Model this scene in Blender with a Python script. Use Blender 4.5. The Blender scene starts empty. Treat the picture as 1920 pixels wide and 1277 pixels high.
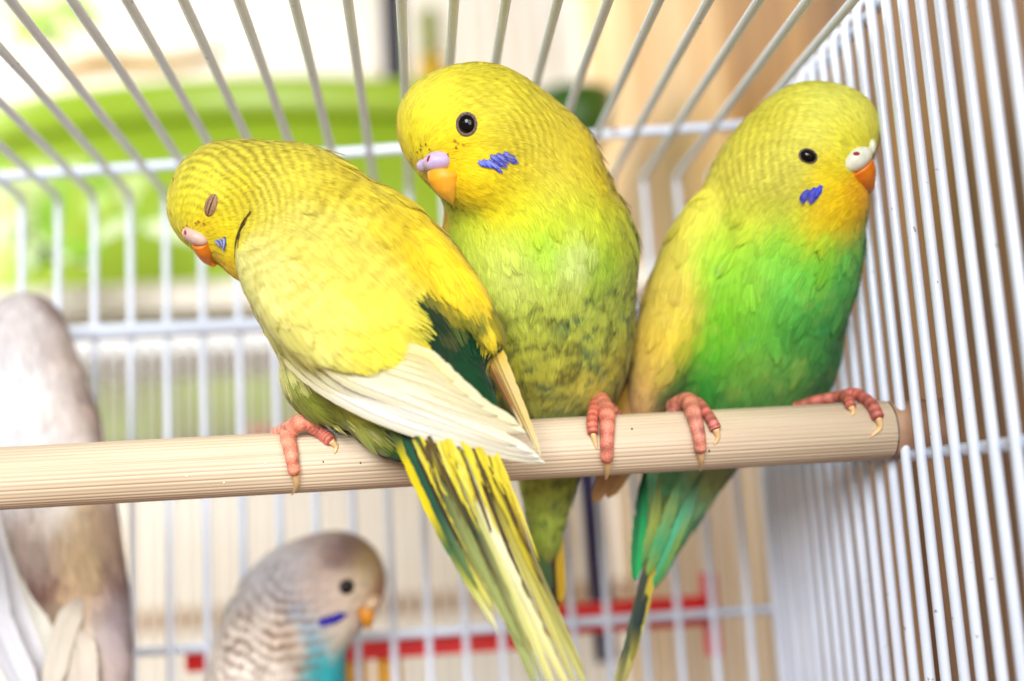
import bpy, math, random
import numpy as np
from mathutils import Vector, Matrix

rng = np.random.default_rng(7)
random.seed(7)
sc = bpy.context.scene
COL = sc.collection

# ------------------------------------------------------------------ camera
FPX, IW, IH = 2123.0, 1920.0, 1277.0
YAW, PITCH, ROLL = map(math.radians, (5.0, 8.6, 3.4))
CAM = np.array([0.0, 0.0, 0.25])
F = np.array([math.sin(YAW) * math.cos(PITCH), math.cos(YAW) * math.cos(PITCH), math.sin(PITCH)])
R0 = np.array([math.cos(YAW), -math.sin(YAW), 0.0])
U0 = np.cross(R0, F)
R = R0 * math.cos(ROLL) - U0 * math.sin(ROLL)
U = U0 * math.cos(ROLL) + R0 * math.sin(ROLL)
cd = bpy.data.cameras.new('camera')
cam = bpy.data.objects.new('camera', cd)
COL.objects.link(cam)
cd.sensor_width = 36.0
cd.lens = FPX / IW * 36.0
cd.clip_start, cd.clip_end = 0.01, 50.0
cam.matrix_world = Matrix(((R[0], U[0], -F[0], CAM[0]), (R[1], U[1], -F[1], CAM[1]), (R[2], U[2], -F[2], CAM[2]), (0, 0, 0, 1)))
cd.dof.use_dof = True
cd.dof.focus_distance = 0.228
cd.dof.aperture_fstop = 5.2
sc.camera = cam

# ------------------------------------------------------------------ world, lamps, exposure
w = bpy.data.worlds.new('World')
sc.world = w
w.use_nodes = True
w.node_tree.nodes['Background'].inputs['Color'].default_value = (1.0, 0.94, 0.86, 1)
w.node_tree.nodes['Background'].inputs['Strength'].default_value = 0.30
sc.view_settings.view_transform = 'Standard'
sc.view_settings.look = 'None'
sc.view_settings.exposure = 0.0
sc.view_settings.gamma = 1.0
sc.render.film_transparent = False
sc.cycles.use_denoising = True
sc.cycles.max_bounces = 8
sc.cycles.use_adaptive_sampling = False


def area(name, loc, target, size, power, color):
    d = bpy.data.lights.new(name, 'AREA')
    d.shape = 'DISK'
    d.size = size
    d.energy = power
    d.color = color
    o = bpy.data.objects.new(name, d)
    COL.objects.link(o)
    o.location = loc
    o.rotation_euler = (Vector(target) - Vector(loc)).to_track_quat('-Z', 'Y').to_euler()
    return o


area('window_light', (-0.30, -1.15, 0.76), (0.04, 0.24, 0.28), 0.70, 29.5, (0.98, 0.99, 1.0))
area('front_fill_light', (0.50, -1.08, 0.46), (0.06, 0.24, 0.27), 1.0, 15.5, (1.0, 0.985, 0.96))  # added fill lamp from the front, lifts the bellies
area('wall_fill_light', (-0.75, 0.85, 0.70), (0.1, 1.55, 0.22), 0.8, 15.0, (1.0, 0.95, 0.87))  # added lamp out of view that overexposes the back wall


# ------------------------------------------------------------------ small helpers
def lin(r, g, b):
    a = np.array([r, g, b], float) / 255.0
    return np.where(a <= 0.04045, a / 12.92, ((a + 0.055) / 1.055) ** 2.4)


def ray(u, v):
    return F + R * (u - IW / 2) / FPX - U * (v - IH / 2) / FPX


def P(u, v, d):
    D = ray(u, v)
    if isinstance(d, tuple):                      # (shape, offset): just in front of that surface
        d = d[0].hit(u, v)[0][1] - d[1]
    return CAM + D * (d / D[1])


def unit(a):
    a = np.asarray(a, float)
    return a / (np.linalg.norm(a, axis=-1, keepdims=True) + 1e-12)


def mesh_obj(name, verts, faces, mat, parent=None, col=None, uv=None, smooth=True, normals=None):
    me = bpy.data.meshes.new(name)
    verts = np.asarray(verts, np.float32)
    if isinstance(faces, np.ndarray):
        k = faces.shape[1]
        me.vertices.add(len(verts))
        me.vertices.foreach_set('co', verts.ravel())
        me.loops.add(faces.size)
        me.loops.foreach_set('vertex_index', faces.astype(np.int32).ravel())
        me.polygons.add(len(faces))
        me.polygons.foreach_set('loop_start', np.arange(0, faces.size, k, dtype=np.int32))
        me.update(calc_edges=True)
    else:
        me.from_pydata(verts.tolist(), [], faces)
    if smooth:
        me.polygons.foreach_set('use_smooth', np.ones(len(me.polygons), bool))
    if col is not None:
        c4 = np.ones((len(verts), 4), np.float32)
        c4[:, :3] = np.clip(col, 0, 1)
        at = me.color_attributes.new('Col', 'FLOAT_COLOR', 'POINT')
        at.data.foreach_set('color', c4.ravel())
    if uv is not None:
        ul = me.uv_layers.new(name='UVMap')
        li = np.empty(len(me.loops), np.int32)
        me.loops.foreach_get('vertex_index', li)
        ul.data.foreach_set('uv', np.asarray(uv, np.float32)[li].ravel())
    if normals is not None:
        me.normals_split_custom_set_from_vertices(np.asarray(normals, float).tolist())
    me.update()
    o = bpy.data.objects.new(name, me)
    COL.objects.link(o)
    if mat:
        me.materials.append(mat)
    if parent:
        o.parent = parent
    return o


def empty(name, label, cat, group=None):
    o = bpy.data.objects.new(name, None)
    COL.objects.link(o)
    tag(o, label, cat, group)
    return o


def tag(o, label=None, cat=None, group=None, kind=None):
    for k, v in (('label', label), ('category', cat), ('group', group), ('kind', kind)):
        if v:
            o[k] = v
    return o


def tube_arrays(pts, rad, n=10, cap=True, squash=None):
    pts = np.asarray(pts, float)
    m = len(pts)
    rad = np.broadcast_to(np.asarray(rad, float), (m,))
    T = unit(np.gradient(pts, axis=0))
    ref = np.array([0.0, 1.0, 0.03]) if abs(T[0][1]) < 0.8 else np.array([1.0, 0.02, 0.0])
    a = unit(ref - T[0] * (ref @ T[0]))
    V = []
    th = np.linspace(0, 2 * math.pi, n, endpoint=False)
    for i in range(m):
        a = unit(a - T[i] * (a @ T[i]))
        b = np.cross(T[i], a)
        V.append(pts[i] + rad[i] * (np.cos(th)[:, None] * a + np.sin(th)[:, None] * b))
    V = np.concatenate(V)
    fs = []
    for i in range(m - 1):
        for j in range(n):
            k = (j + 1) % n
            fs.append((i * n + j, i * n + k, (i + 1) * n + k, (i + 1) * n + j))
    if cap:
        fs.append(tuple(range(n))[::-1])
        fs.append(tuple((m - 1) * n + j for j in range(n)))
    return V, fs


def tube(name, pts, rad, mat, parent=None, n=10, col=None):
    V, fs = tube_arrays(pts, rad, n)
    return mesh_obj(name, V, fs, mat, parent, col=None if col is None else np.broadcast_to(col, V.shape))


def spline(ctrl, n):
    """Catmull-Rom through the rows of ctrl"""
    c = np.asarray(ctrl, float)
    c = np.vstack([2 * c[0] - c[1], c, 2 * c[-1] - c[-2]])
    t = np.linspace(0, len(c) - 3 - 1e-9, n)
    i = t.astype(int)
    f = (t - i)[:, None]
    p0, p1, p2, p3 = c[i], c[i + 1], c[i + 2], c[i + 3]
    return 0.5 * (2 * p1 + (p2 - p0) * f + (2 * p0 - 5 * p1 + 4 * p2 - p3) * f ** 2 + (3 * p1 - p0 - 3 * p2 + p3) * f ** 3)


def box_arrays(lo, hi, bev=0.0):
    lo, hi = np.asarray(lo, float), np.asarray(hi, float)
    V = np.array([[(lo, hi)[i][0], (lo, hi)[j][1], (lo, hi)[k][2]] for i in (0, 1) for j in (0, 1) for k in (0, 1)])
    return V, [(0, 1, 3, 2), (4, 6, 7, 5), (0, 4, 5, 1), (2, 3, 7, 6), (0, 2, 6, 4), (1, 5, 7, 3)]


def box(name, lo, hi, mat, parent=None, bev=0.0015):
    V, fs = box_arrays(lo, hi)
    o = mesh_obj(name, V, fs, mat, parent, smooth=False)
    if bev:
        m = o.modifiers.new('bevel', 'BEVEL')
        m.width = bev
        m.segments = 2
    return o


# value noise ---------------------------------------------------------------
_tab = rng.random(4096)


def vnoise(p, s):
    q = np.asarray(p, float) * s
    i = np.floor(q).astype(np.int64)
    f = q - i
    f = f * f * (3 - 2 * f)
    out = 0
    for dx in (0, 1):
        for dy in (0, 1):
            for dz in (0, 1):
                h = ((i[..., 0] + dx) * 73856093 ^ (i[..., 1] + dy) * 19349663 ^ (i[..., 2] + dz) * 83492791) & 4095
                wx = f[..., 0] if dx else 1 - f[..., 0]
                wy = f[..., 1] if dy else 1 - f[..., 1]
                wz = f[..., 2] if dz else 1 - f[..., 2]
                out = out + _tab[h] * wx * wy * wz
    return out


# ------------------------------------------------------------------ materials
def mat_new(name):
    m = bpy.data.materials.new(name)
    m.use_nodes = True
    nt = m.node_tree
    return m, nt, nt.nodes['Principled BSDF']


def mat_plain(name, rgb, rough=0.5, spec=0.5, noise=None, bump=0.0, scale=200.0, coat=0.0, sub=0.0):
    m, nt, b = mat_new(name)
    c = (*lin(*rgb), 1)
    b.inputs['Base Color'].default_value = c
    b.inputs['Roughness'].default_value = rough
    b.inputs['Specular IOR Level'].default_value = spec
    b.inputs['Coat Weight'].default_value = coat
    if sub:
        b.inputs['Subsurface Weight'].default_value = sub
        b.inputs['Subsurface Radius'].default_value = (1.0, 0.4, 0.25)
        b.inputs['Subsurface Scale'].default_value = 0.001
    tc = nt.nodes.new('ShaderNodeTexCoord')
    if noise:
        n = nt.nodes.new('ShaderNodeTexNoise')
        n.inputs['Scale'].default_value = scale
        n.inputs['Detail'].default_value = 5
        nt.links.new(tc.outputs['Object'], n.inputs['Vector'])
        cr = nt.nodes.new('ShaderNodeValToRGB')
        cr.color_ramp.elements[0].position = 0.35
        cr.color_ramp.elements[1].position = 0.65
        cr.color_ramp.elements[0].color = (*lin(*noise), 1)
        cr.color_ramp.elements[1].color = c
        nt.links.new(n.outputs['Fac'], cr.inputs['Fac'])
        nt.links.new(cr.outputs['Color'], b.inputs['Base Color'])
        if bump:
            bp = nt.nodes.new('ShaderNodeBump')
            bp.inputs['Strength'].default_value = bump
            bp.inputs['Distance'].default_value = 0.0005
            nt.links.new(n.outputs['Fac'], bp.inputs['Height'])
            nt.links.new(bp.outputs['Normal'], b.inputs['Normal'])
    return m


def mat_feather(name, barbs=False, transl=0.12, rough=0.7, streak=1.0):
    m, nt, b = mat_new(name)
    at = nt.nodes.new('ShaderNodeVertexColor')
    at.layer_name = 'Col'
    src = at.outputs['Color']
    b.inputs['Roughness'].default_value = rough
    b.inputs['Specular IOR Level'].default_value = 0.18
    b.inputs['Sheen Weight'].default_value = 0.12
    b.inputs['Sheen Roughness'].default_value = 0.5
    if barbs:
        uv = nt.nodes.new('ShaderNodeUVMap')
        sep = nt.nodes.new('ShaderNodeSeparateXYZ')
        nt.links.new(uv.outputs['UV'], sep.inputs[0])
        ab = nt.nodes.new('ShaderNodeMath')
        ab.operation = 'ABSOLUTE'
        nt.links.new(sep.outputs['Y'], ab.inputs[0])
        cmb = nt.nodes.new('ShaderNodeMath')
        cmb.operation = 'MULTIPLY_ADD'
        nt.links.new(ab.outputs[0], cmb.inputs[0])
        cmb.inputs[1].default_value = -0.9
        nt.links.new(sep.outputs['X'], cmb.inputs[2])
        cx = nt.nodes.new('ShaderNodeCombineXYZ')
        nt.links.new(cmb.outputs[0], cx.inputs['X'])
        nz = nt.nodes.new('ShaderNodeTexNoise')
        nz.noise_dimensions = '3D'
        nz.inputs['Scale'].default_value = 16.0
        nz.inputs['Detail'].default_value = 3
        nt.links.new(cx.outputs[0], nz.inputs['Vector'])
        rmp = nt.nodes.new('ShaderNodeMapRange')
        rmp.inputs['From Min'].default_value = 0.3
        rmp.inputs['From Max'].default_value = 0.7
        rmp.inputs['To Min'].default_value = 0.8
        rmp.inputs['To Max'].default_value = 1.06
        nt.links.new(nz.outputs['Fac'], rmp.inputs['Value'])
        mx = nt.nodes.new('ShaderNodeMix')
        mx.data_type = 'RGBA'
        mx.blend_type = 'MULTIPLY'
        mx.inputs[0].default_value = 1.0
        nt.links.new(at.outputs['Color'], mx.inputs[6])
        nt.links.new(rmp.outputs['Result'], mx.inputs[7])
        sx = nt.nodes.new('ShaderNodeCombineXYZ')
        m1 = nt.nodes.new('ShaderNodeMath')
        m1.operation = 'MULTIPLY'
        m1.inputs[1].default_value = 0.35
        nt.links.new(sep.outputs['X'], m1.inputs[0])
        m2 = nt.nodes.new('ShaderNodeMath')
        m2.operation = 'MULTIPLY'
        m2.inputs[1].default_value = 9.0
        nt.links.new(sep.outputs['Y'], m2.inputs[0])
        nt.links.new(m1.outputs[0], sx.inputs['X'])
        nt.links.new(m2.outputs[0], sx.inputs['Y'])
        n2 = nt.nodes.new('ShaderNodeTexNoise')
        n2.inputs['Scale'].default_value = 2.0
        n2.inputs['Detail'].default_value = 4
        nt.links.new(sx.outputs[0], n2.inputs['Vector'])
        r2 = nt.nodes.new('ShaderNodeMapRange')
        r2.inputs['From Min'].default_value = 0.35
        r2.inputs['From Max'].default_value = 0.6
        r2.inputs['To Min'].default_value = 0.72
        r2.inputs['To Max'].default_value = 1.05
        nt.links.new(n2.outputs['Fac'], r2.inputs['Value'])
        mx2 = nt.nodes.new('ShaderNodeMix')
        mx2.data_type = 'RGBA'
        mx2.blend_type = 'MULTIPLY'
        mx2.inputs[0].default_value = streak
        nt.links.new(mx.outputs[2], mx2.inputs[6])
        nt.links.new(r2.outputs['Result'], mx2.inputs[7])
        src = mx2.outputs[2]
        bp = nt.nodes.new('ShaderNodeBump')
        bp.inputs['Strength'].default_value = 0.25
        bp.inputs['Distance'].default_value = 0.0003
        nt.links.new(nz.outputs['Fac'], bp.inputs['Height'])
        nt.links.new(bp.outputs['Normal'], b.inputs['Normal'])
    nt.links.new(src, b.inputs['Base Color'])
    tr = nt.nodes.new('ShaderNodeBsdfTranslucent')
    nt.links.new(src, tr.inputs['Color'])
    mix = nt.nodes.new('ShaderNodeMixShader')
    mix.inputs[0].default_value = transl
    out = nt.nodes['Material Output']
    nt.links.new(b.outputs[0], mix.inputs[1])
    nt.links.new(tr.outputs[0], mix.inputs[2])
    nt.links.new(mix.outputs[0], out.inputs['Surface'])
    return m


def mat_skin(name):
    m, nt, b = mat_new(name)
    at = nt.nodes.new('ShaderNodeVertexColor')
    at.layer_name = 'Col'
    tc = nt.nodes.new('ShaderNodeTexCoord')
    n = nt.nodes.new('ShaderNodeTexVoronoi')
    n.inputs['Scale'].default_value = 2300
    nt.links.new(tc.outputs['Object'], n.inputs['Vector'])
    rm = nt.nodes.new('ShaderNodeMapRange')
    rm.inputs['From Max'].default_value = 0.7
    rm.inputs['To Min'].default_value = 1.08
    rm.inputs['To Max'].default_value = 0.72
    nt.links.new(n.outputs['Distance'], rm.inputs['Value'])
    mx = nt.nodes.new('ShaderNodeMix')
    mx.data_type = 'RGBA'
    mx.blend_type = 'MULTIPLY'
    mx.inputs[0].default_value = 1.0
    nt.links.new(at.outputs['Color'], mx.inputs[6])
    nt.links.new(rm.outputs['Result'], mx.inputs[7])
    nt.links.new(mx.outputs[2], b.inputs['Base Color'])
    bp = nt.nodes.new('ShaderNodeBump')
    bp.invert = True
    bp.inputs['Strength'].default_value = 0.5
    bp.inputs['Distance'].default_value = 0.0002
    nt.links.new(n.outputs['Distance'], bp.inputs['Height'])
    nt.links.new(bp.outputs['Normal'], b.inputs['Normal'])
    b.inputs['Roughness'].default_value = 0.48
    b.inputs['Subsurface Weight'].default_value = 0.25
    b.inputs['Subsurface Radius'].default_value = (1.0, 0.35, 0.2)
    b.inputs['Subsurface Scale'].default_value = 0.0008
    return m


def mat_wood(name, c1, c2, axis='Z', scale=14.0):
    m, nt, b = mat_new(name)
    tc = nt.nodes.new('ShaderNodeTexCoord')
    mp = nt.nodes.new('ShaderNodeMapping')
    mp.inputs['Scale'].default_value = (scale, scale, scale * 0.06) if axis == 'Z' else (scale * 0.06, scale, scale)
    nt.links.new(tc.outputs['Object'], mp.inputs['Vector'])
    n = nt.nodes.new('ShaderNodeTexNoise')
    n.inputs['Scale'].default_value = 3.0
    n.inputs['Detail'].default_value = 8
    n.inputs['Distortion'].default_value = 0.6
    nt.links.new(mp.outputs[0], n.inputs['Vector'])
    cr = nt.nodes.new('ShaderNodeValToRGB')
    cr.color_ramp.elements[0].position = 0.33
    cr.color_ramp.elements[1].position = 0.68
    cr.color_ramp.elements[0].color = (*lin(*c1), 1)
    cr.color_ramp.elements[1].color = (*lin(*c2), 1)
    nt.links.new(n.outputs['Fac'], cr.inputs['Fac'])
    nt.links.new(cr.outputs['Color'], b.inputs['Base Color'])
    b.inputs['Roughness'].default_value = 0.45
    return m


M_FEATHER = mat_feather('plumage')
M_BLADE = mat_feather('flight_feather', barbs=True, transl=0.15, rough=0.6)
M_WING = mat_feather('wing_vane', barbs=True, transl=0.15, rough=0.6, streak=0.4)
M_BODY = mat_feather('body_plumage', transl=0.0)
M_SKIN = mat_skin('bird_foot_skin')
M_CLAW = mat_plain('claw', (236, 196, 140), 0.35, 0.5, sub=0.2)
M_EYE = mat_plain('eye_black', (8, 5, 6), 0.03, 0.35)
M_RING = mat_plain('eye_ring_skin', (124, 106, 98), 0.6, 0.3, noise=(88, 70, 64), bump=0.5, scale=2500)
M_LID = mat_plain('eyelid_skin', (172, 136, 100), 0.6, 0.3, noise=(138, 102, 78), bump=0.6, scale=2200)
M_DARK = mat_plain('dark_slit', (52, 34, 26), 0.7, 0.2)
M_NOSTRIL = mat_plain('nostril_red', (150, 26, 24), 0.5, 0.3)
M_WIRE = mat_plain('white_wire_enamel', (222, 231, 247), 0.25, 0.5, noise=(214, 223, 240), scale=60, coat=0.3)
_nt = M_WIRE.node_tree
_tc = _nt.nodes.new('ShaderNodeTexCoord')
_n = _nt.nodes.new('ShaderNodeTexNoise')
_n.inputs['Scale'].default_value = 420
_n.inputs['Detail'].default_value = 6
_nt.links.new(_tc.outputs['Object'], _n.inputs['Vector'])
_r = _nt.nodes.new('ShaderNodeMapRange')
_r.inputs['From Min'].default_value = 0.69
_r.inputs['From Max'].default_value = 0.76
_nt.links.new(_n.outputs['Fac'], _r.inputs['Value'])
_mx = _nt.nodes.new('ShaderNodeMix')
_mx.data_type = 'RGBA'
_mx.inputs[7].default_value = (*lin(128, 104, 78), 1)
_b = _nt.nodes['Principled BSDF']
_nt.links.new(_b.inputs['Base Color'].links[0].from_socket, _mx.inputs[6])
_nt.links.new(_r.outputs['Result'], _mx.inputs[0])
_nt.links.new(_mx.outputs[2], _b.inputs['Base Color'])
M_RUST = mat_plain('rusty_weld', (120, 78, 48), 0.8, 0.2, noise=(80, 50, 34), scale=900)


# ------------------------------------------------------------------ implicit body modelling
class Shape:
    """smooth union of ellipsoids and round cones; everything in metres"""

    def __init__(self):
        self.p = []

    def ell(self, c, axes, r, k):
        self.p.append(('e', np.asarray(c), np.asarray(axes), np.asarray(r, float), k))

    def ball(self, u, v, d, ru, rv, rd, ang=0.0, k=14):
        c = P(u, v, d)
        s = ((c - CAM) @ F) / FPX
        a = math.radians(ang)
        e1 = R * math.cos(a) - U * math.sin(a)
        e2 = -R * math.sin(a) - U * math.cos(a)
        self.ell(c, np.stack([e1, e2, F]), np.array([ru, rv, rd]) * s, k * s)

    def seg(self, a, b, rw, rd, k=14, ext=1.0):
        """ellipsoid whose long axis runs from pixel point a to b"""
        A, B = P(*a), P(*b)
        c = (A + B) / 2
        s = ((c - CAM) @ F) / FPX
        e1 = unit(B - A)
        e3 = unit(F - e1 * (F @ e1))
        e2 = np.cross(e3, e1)
        self.ell(c, np.stack([e1, e2, e3]), [np.linalg.norm(B - A) / 2 * ext, rw * s, rd * s], k * s)

    def cone(self, a, b, ra, rb, k=14):
        A, B = P(*a), P(*b)
        s = ((A - CAM) @ F) / FPX
        self.p.append(('c', A, B, ra * s, rb * s, k * s))

    def __call__(self, x):
        d = None
        for q in self.p:
            if q[0] == 'e':
                y = (x - q[1]) @ q[2].T
                k0 = np.linalg.norm(y / q[3], axis=-1)
                k1 = np.linalg.norm(y / q[3] ** 2, axis=-1)
                di = k0 * (k0 - 1) / (k1 + 1e-9)
                k = q[4]
            else:
                ba = q[2] - q[1]
                h = np.clip(((x - q[1]) @ ba) / (ba @ ba), 0, 1)
                di = np.linalg.norm(x - q[1] - h[..., None] * ba, axis=-1) - (q[3] + (q[4] - q[3]) * h)
                k = q[5]
            if d is None:
                d = di
            else:
                h = np.maximum(k - np.abs(d - di), 0) / k
                d = np.minimum(d, di) - h * h * k * 0.25
        return d

    def grad(self, x, e=2e-4):
        g = 0
        for s in ((1, -1, -1), (-1, -1, 1), (-1, 1, -1), (1, 1, 1)):
            s = np.array(s, float)
            g = g + s * self(x + s * e)[..., None]
        return unit(g)

    def project(self, x, h=0.0, it=3):
        for _ in range(it):
            x = x - (self(x) - h)[..., None] * self.grad(x)
        return x

    def bounds(self, pad=0.004):
        lo, hi = np.full(3, 9.0), np.full(3, -9.0)
        for q in self.p:
            if q[0] == 'e':
                ext = np.sqrt(((q[2] * q[3][:, None]) ** 2).sum(0))
                lo, hi = np.minimum(lo, q[1] - ext), np.maximum(hi, q[1] + ext)
            else:
                for c, r in ((q[1], q[3]), (q[2], q[4])):
                    lo, hi = np.minimum(lo, c - r), np.maximum(hi, c + r)
        return lo - pad, hi + pad

    def hit(self, u, v, d0=0.12):
        D = unit(ray(u, v))
        t = d0
        for _ in range(120):
            x = CAM + D * t
            dd = float(self(x[None])[0])
            if dd < 2e-5:
                return x, self.grad(x[None])[0]
            t += dd * 0.7
            if t > 0.7:
                break
        # missed: closest point of approach
        ts = np.linspace(d0, 0.6, 400)
        X = CAM + ts[:, None] * D
        x = X[np.argmin(self(X))]
        x = self.project(x[None])[0]
        return x, self.grad(x[None])[0]


def surface_nets(f, lo, hi, h):
    n = np.ceil((hi - lo) / h).astype(int) + 1
    ax = [lo[i] + h * np.arange(n[i]) for i in range(3)]
    G = np.stack(np.meshgrid(*ax, indexing='ij'), -1)
    val = f(G.reshape(-1, 3)).reshape(n)
    neg = val < 0
    c = n - 1
    corners = [(i, j, k) for i in (0, 1) for j in (0, 1) for k in (0, 1)]
    sl = lambda A, o: A[o[0]:o[0] + c[0], o[1]:o[1] + c[1], o[2]:o[2] + c[2]]
    cnt = sum(sl(neg, o).astype(int) for o in corners)
    act = (cnt > 0) & (cnt < 8)
    idx = np.full(c, -1)
    idx[act] = np.arange(act.sum())
    acc = np.zeros((act.sum(), 3))
    num = np.zeros(act.sum())
    for o in corners:
        for a in range(3):
            if o[a]:
                continue
            o2 = list(o)
            o2[a] = 1
            v0, v1 = sl(val, o)[act], sl(val, o2)[act]
            x = (v0 < 0) != (v1 < 0)
            t = np.where(x, v0 / np.where(x, v0 - v1, 1), 0)
            pos = np.zeros((len(t), 3))
            pos[:] = o
            pos[:, a] = t
            acc[x] += pos[x]
            num[x] += 1
    V = lo + h * (np.argwhere(act) + acc / num[:, None])
    faces = []
    for a in range(3):
        b, d = (a + 1) % 3, (a + 2) % 3
        s0 = [slice(0, n[i]) for i in range(3)]
        s1 = [slice(0, n[i]) for i in range(3)]
        s0[a], s1[a] = slice(0, n[a] - 1), slice(1, n[a])
        A, B = neg[tuple(s0)], neg[tuple(s1)]
        e = np.argwhere(A != B)
        e = e[(e[:, b] > 0) & (e[:, d] > 0) & (e[:, b] < c[b]) & (e[:, d] < c[d])]
        eb, ed = np.zeros(3, int), np.zeros(3, int)
        eb[b], ed[d] = 1, 1
        q = np.stack([idx[tuple((e - eb - ed).T)], idx[tuple((e - ed).T)], idx[tuple(e.T)], idx[tuple((e - eb).T)]], 1)
        ins = A[tuple(e.T)]
        q[~ins] = q[~ins][:, ::-1]
        faces.append(q)
    faces = np.concatenate(faces)
    return V, faces[(faces >= 0).all(1)]


class Field:
    """colour and plumage flow over a bird, anchored to points of its own surface"""

    def __init__(self, shape, sharp=1.0):
        self.s = shape
        self.sharp = sharp
        self.a, self.r, self.c, self.spot = [], [], [], []
        self.fp, self.fv = [], []
        self.bars = []

    def paint(self, rows):
        for row in rows:
            u, v, rad, rgb = row[:4]
            x, n = self.s.hit(u, v)
            sc_ = ((x - CAM) @ F) / FPX
            self.a.append(x)
            self.r.append(rad * sc_)
            r_, g_, b_ = rgb
            if r_ > 170 and g_ > 0.78 * r_ and b_ < 0.75 * r_:        # lemon rather than mustard
                rgb = (r_, min(255, g_ * 1.035), min(255, b_ + 10))
            self.c.append(lin(*rgb) * 0.93)
            self.spot.append(row[4] if len(row) > 4 else 0.0)

    def flow(self, rows):
        for u, v, du, dv in rows:
            x, n = self.s.hit(u, v)
            self.fp.append(x)
            self.fv.append(unit(R * du - U * dv))

    def bar(self, u, v, rad, wave_px, strength, rgb, origin=None, sharp=1.0):
        x, n = self.s.hit(u, v)
        s = ((x - CAM) @ F) / FPX
        o = self.s.hit(*origin)[0]
        self.bars.append((x, rad * s, wave_px * s, strength, lin(*rgb), o, sharp))

    def weights(self, x):
        A, r = np.array(self.a), np.array(self.r)
        d2 = ((x[:, None] - A[None]) ** 2).sum(-1) / r ** 2
        d2 = d2 - d2.min(1, keepdims=True)
        w = np.exp(-d2 * self.sharp)
        return w / w.sum(1, keepdims=True)

    def colour(self, x, jit=0.0012):
        n3 = np.stack([vnoise(x + o, 330) for o in (0.0, 3.1, 7.7)], -1) - 0.5
        xj = x + n3 * jit * 2
        W = self.weights(xj)
        c = W @ np.array(self.c)
        return c

    def spots(self, x):
        W = self.weights(x)
        return W @ np.array(self.spot)

    def apply_bars(self, x, c):
        for p, rad, lam, st, rgb, o, sharp in self.bars:
            m = np.exp(-(((x - p) ** 2).sum(-1) / rad ** 2) ** 2)
            wob = (vnoise(x, 150) - 0.5) * lam * 1.3 + (vnoise(x + 5, 800) - 0.5) * lam * 0.35
            ph = (np.linalg.norm(x - o, axis=-1) + wob) / lam * 2 * math.pi
            s = np.clip((0.5 + 0.5 * np.sin(ph)) ** (1.2 * sharp), 0, 1)
            brk = 0.5 + 0.5 * np.clip(vnoise(x + 11, 300) * 2.4 - 0.35, 0, 1)
            a = (m * s * st * brk)[:, None]
            c = c * (1 - a) + rgb * a
        return c

    def flowdir(self, x, n):
        A, V = np.array(self.fp), np.array(self.fv)
        d2 = ((x[:, None] - A[None]) ** 2).sum(-1) / 0.009 ** 2
        w = np.exp(-(d2 - d2.min(1, keepdims=True)))
        t = w @ V
        t = t - n * (t * n).sum(-1, keepdims=True)
        return unit(t)


def sample_surface(V, Q, dens_fn, keep_fn=None):
    """blue-noise-like points on a quad mesh; dens_fn gives the wanted spacing"""
    a, b, c, d = (V[Q[:, i]] for i in range(4))
    ar = 0.5 * np.linalg.norm(np.cross(b - a, c - a), axis=1) + 0.5 * np.linalg.norm(np.cross(c - a, d - a), axis=1)
    mid = (a + b + c + d) / 4
    sp = dens_fn(mid)
    wgt = ar / sp ** 2
    ncand = int(wgt.sum() * 3.2)
    fi = rng.choice(len(Q), ncand, p=wgt / wgt.sum())
    r1, r2 = rng.random((2, ncand, 1))
    pts = (a[fi] * (1 - r1) + b[fi] * r1) * (1 - r2) + (d[fi] * (1 - r1) + c[fi] * r1) * r2
    s = dens_fn(pts)
    if keep_fn is not None:
        k = keep_fn(pts)
        pts, s = pts[k], s[k]
    cell = float(s.max())
    grid = {}
    out = []
    keys = np.floor(pts / cell).astype(int)
    for i in range(len(pts)):
        kx, ky, kz = keys[i]
        p, r = pts[i], s[i] * 0.78
        ok = True
        for dx in (-1, 0, 1):
            for dy in (-1, 0, 1):
                for dz in (-1, 0, 1):
                    for j in grid.get((kx + dx, ky + dy, kz + dz), ()):
                        q = pts[j]
                        if (p[0] - q[0]) ** 2 + (p[1] - q[1]) ** 2 + (p[2] - q[2]) ** 2 < r * r:
                            ok = False
                            break
                    if not ok:
                        break
                if not ok:
                    break
            if not ok:
                break
        if ok:
            grid.setdefault((kx, ky, kz), []).append(i)
            out.append(i)
    return pts[out]


def feather_template(nb):
    """points (t along, s across) and quads: nb barbs on each side of a rachis"""
    pts, quads = [], []
    for side in (-1, 1):
        for i in range(nb):
            t0, t1 = i / nb * 0.86, (i + 0.93) / nb * 0.86
            for t, e in ((t0, 0.0), (t1, 0.0), (t1, 1.0), (t0, 1.0)):
                if e == 0:
                    pts.append((t, 0.0, side, 0, i))
                else:
                    tt = min(t + 0.17 * (1 - 0.3 * t), 1.0)
                    wd = math.sqrt(max(1 - ((tt - 0.55) / 0.56) ** 2, 0.0)) if tt > 0.1 else 0.3
                    pts.append((tt, side * (0.12 + 0.88 * wd) * (1.0 if tt < 0.98 else 0.35), side, 1, i))
            k = len(pts)
            quads.append((k - 4, k - 3, k - 2, k - 1) if side > 0 else (k - 1, k - 2, k - 3, k - 4))
    return np.array(pts), np.array(quads)


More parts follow.
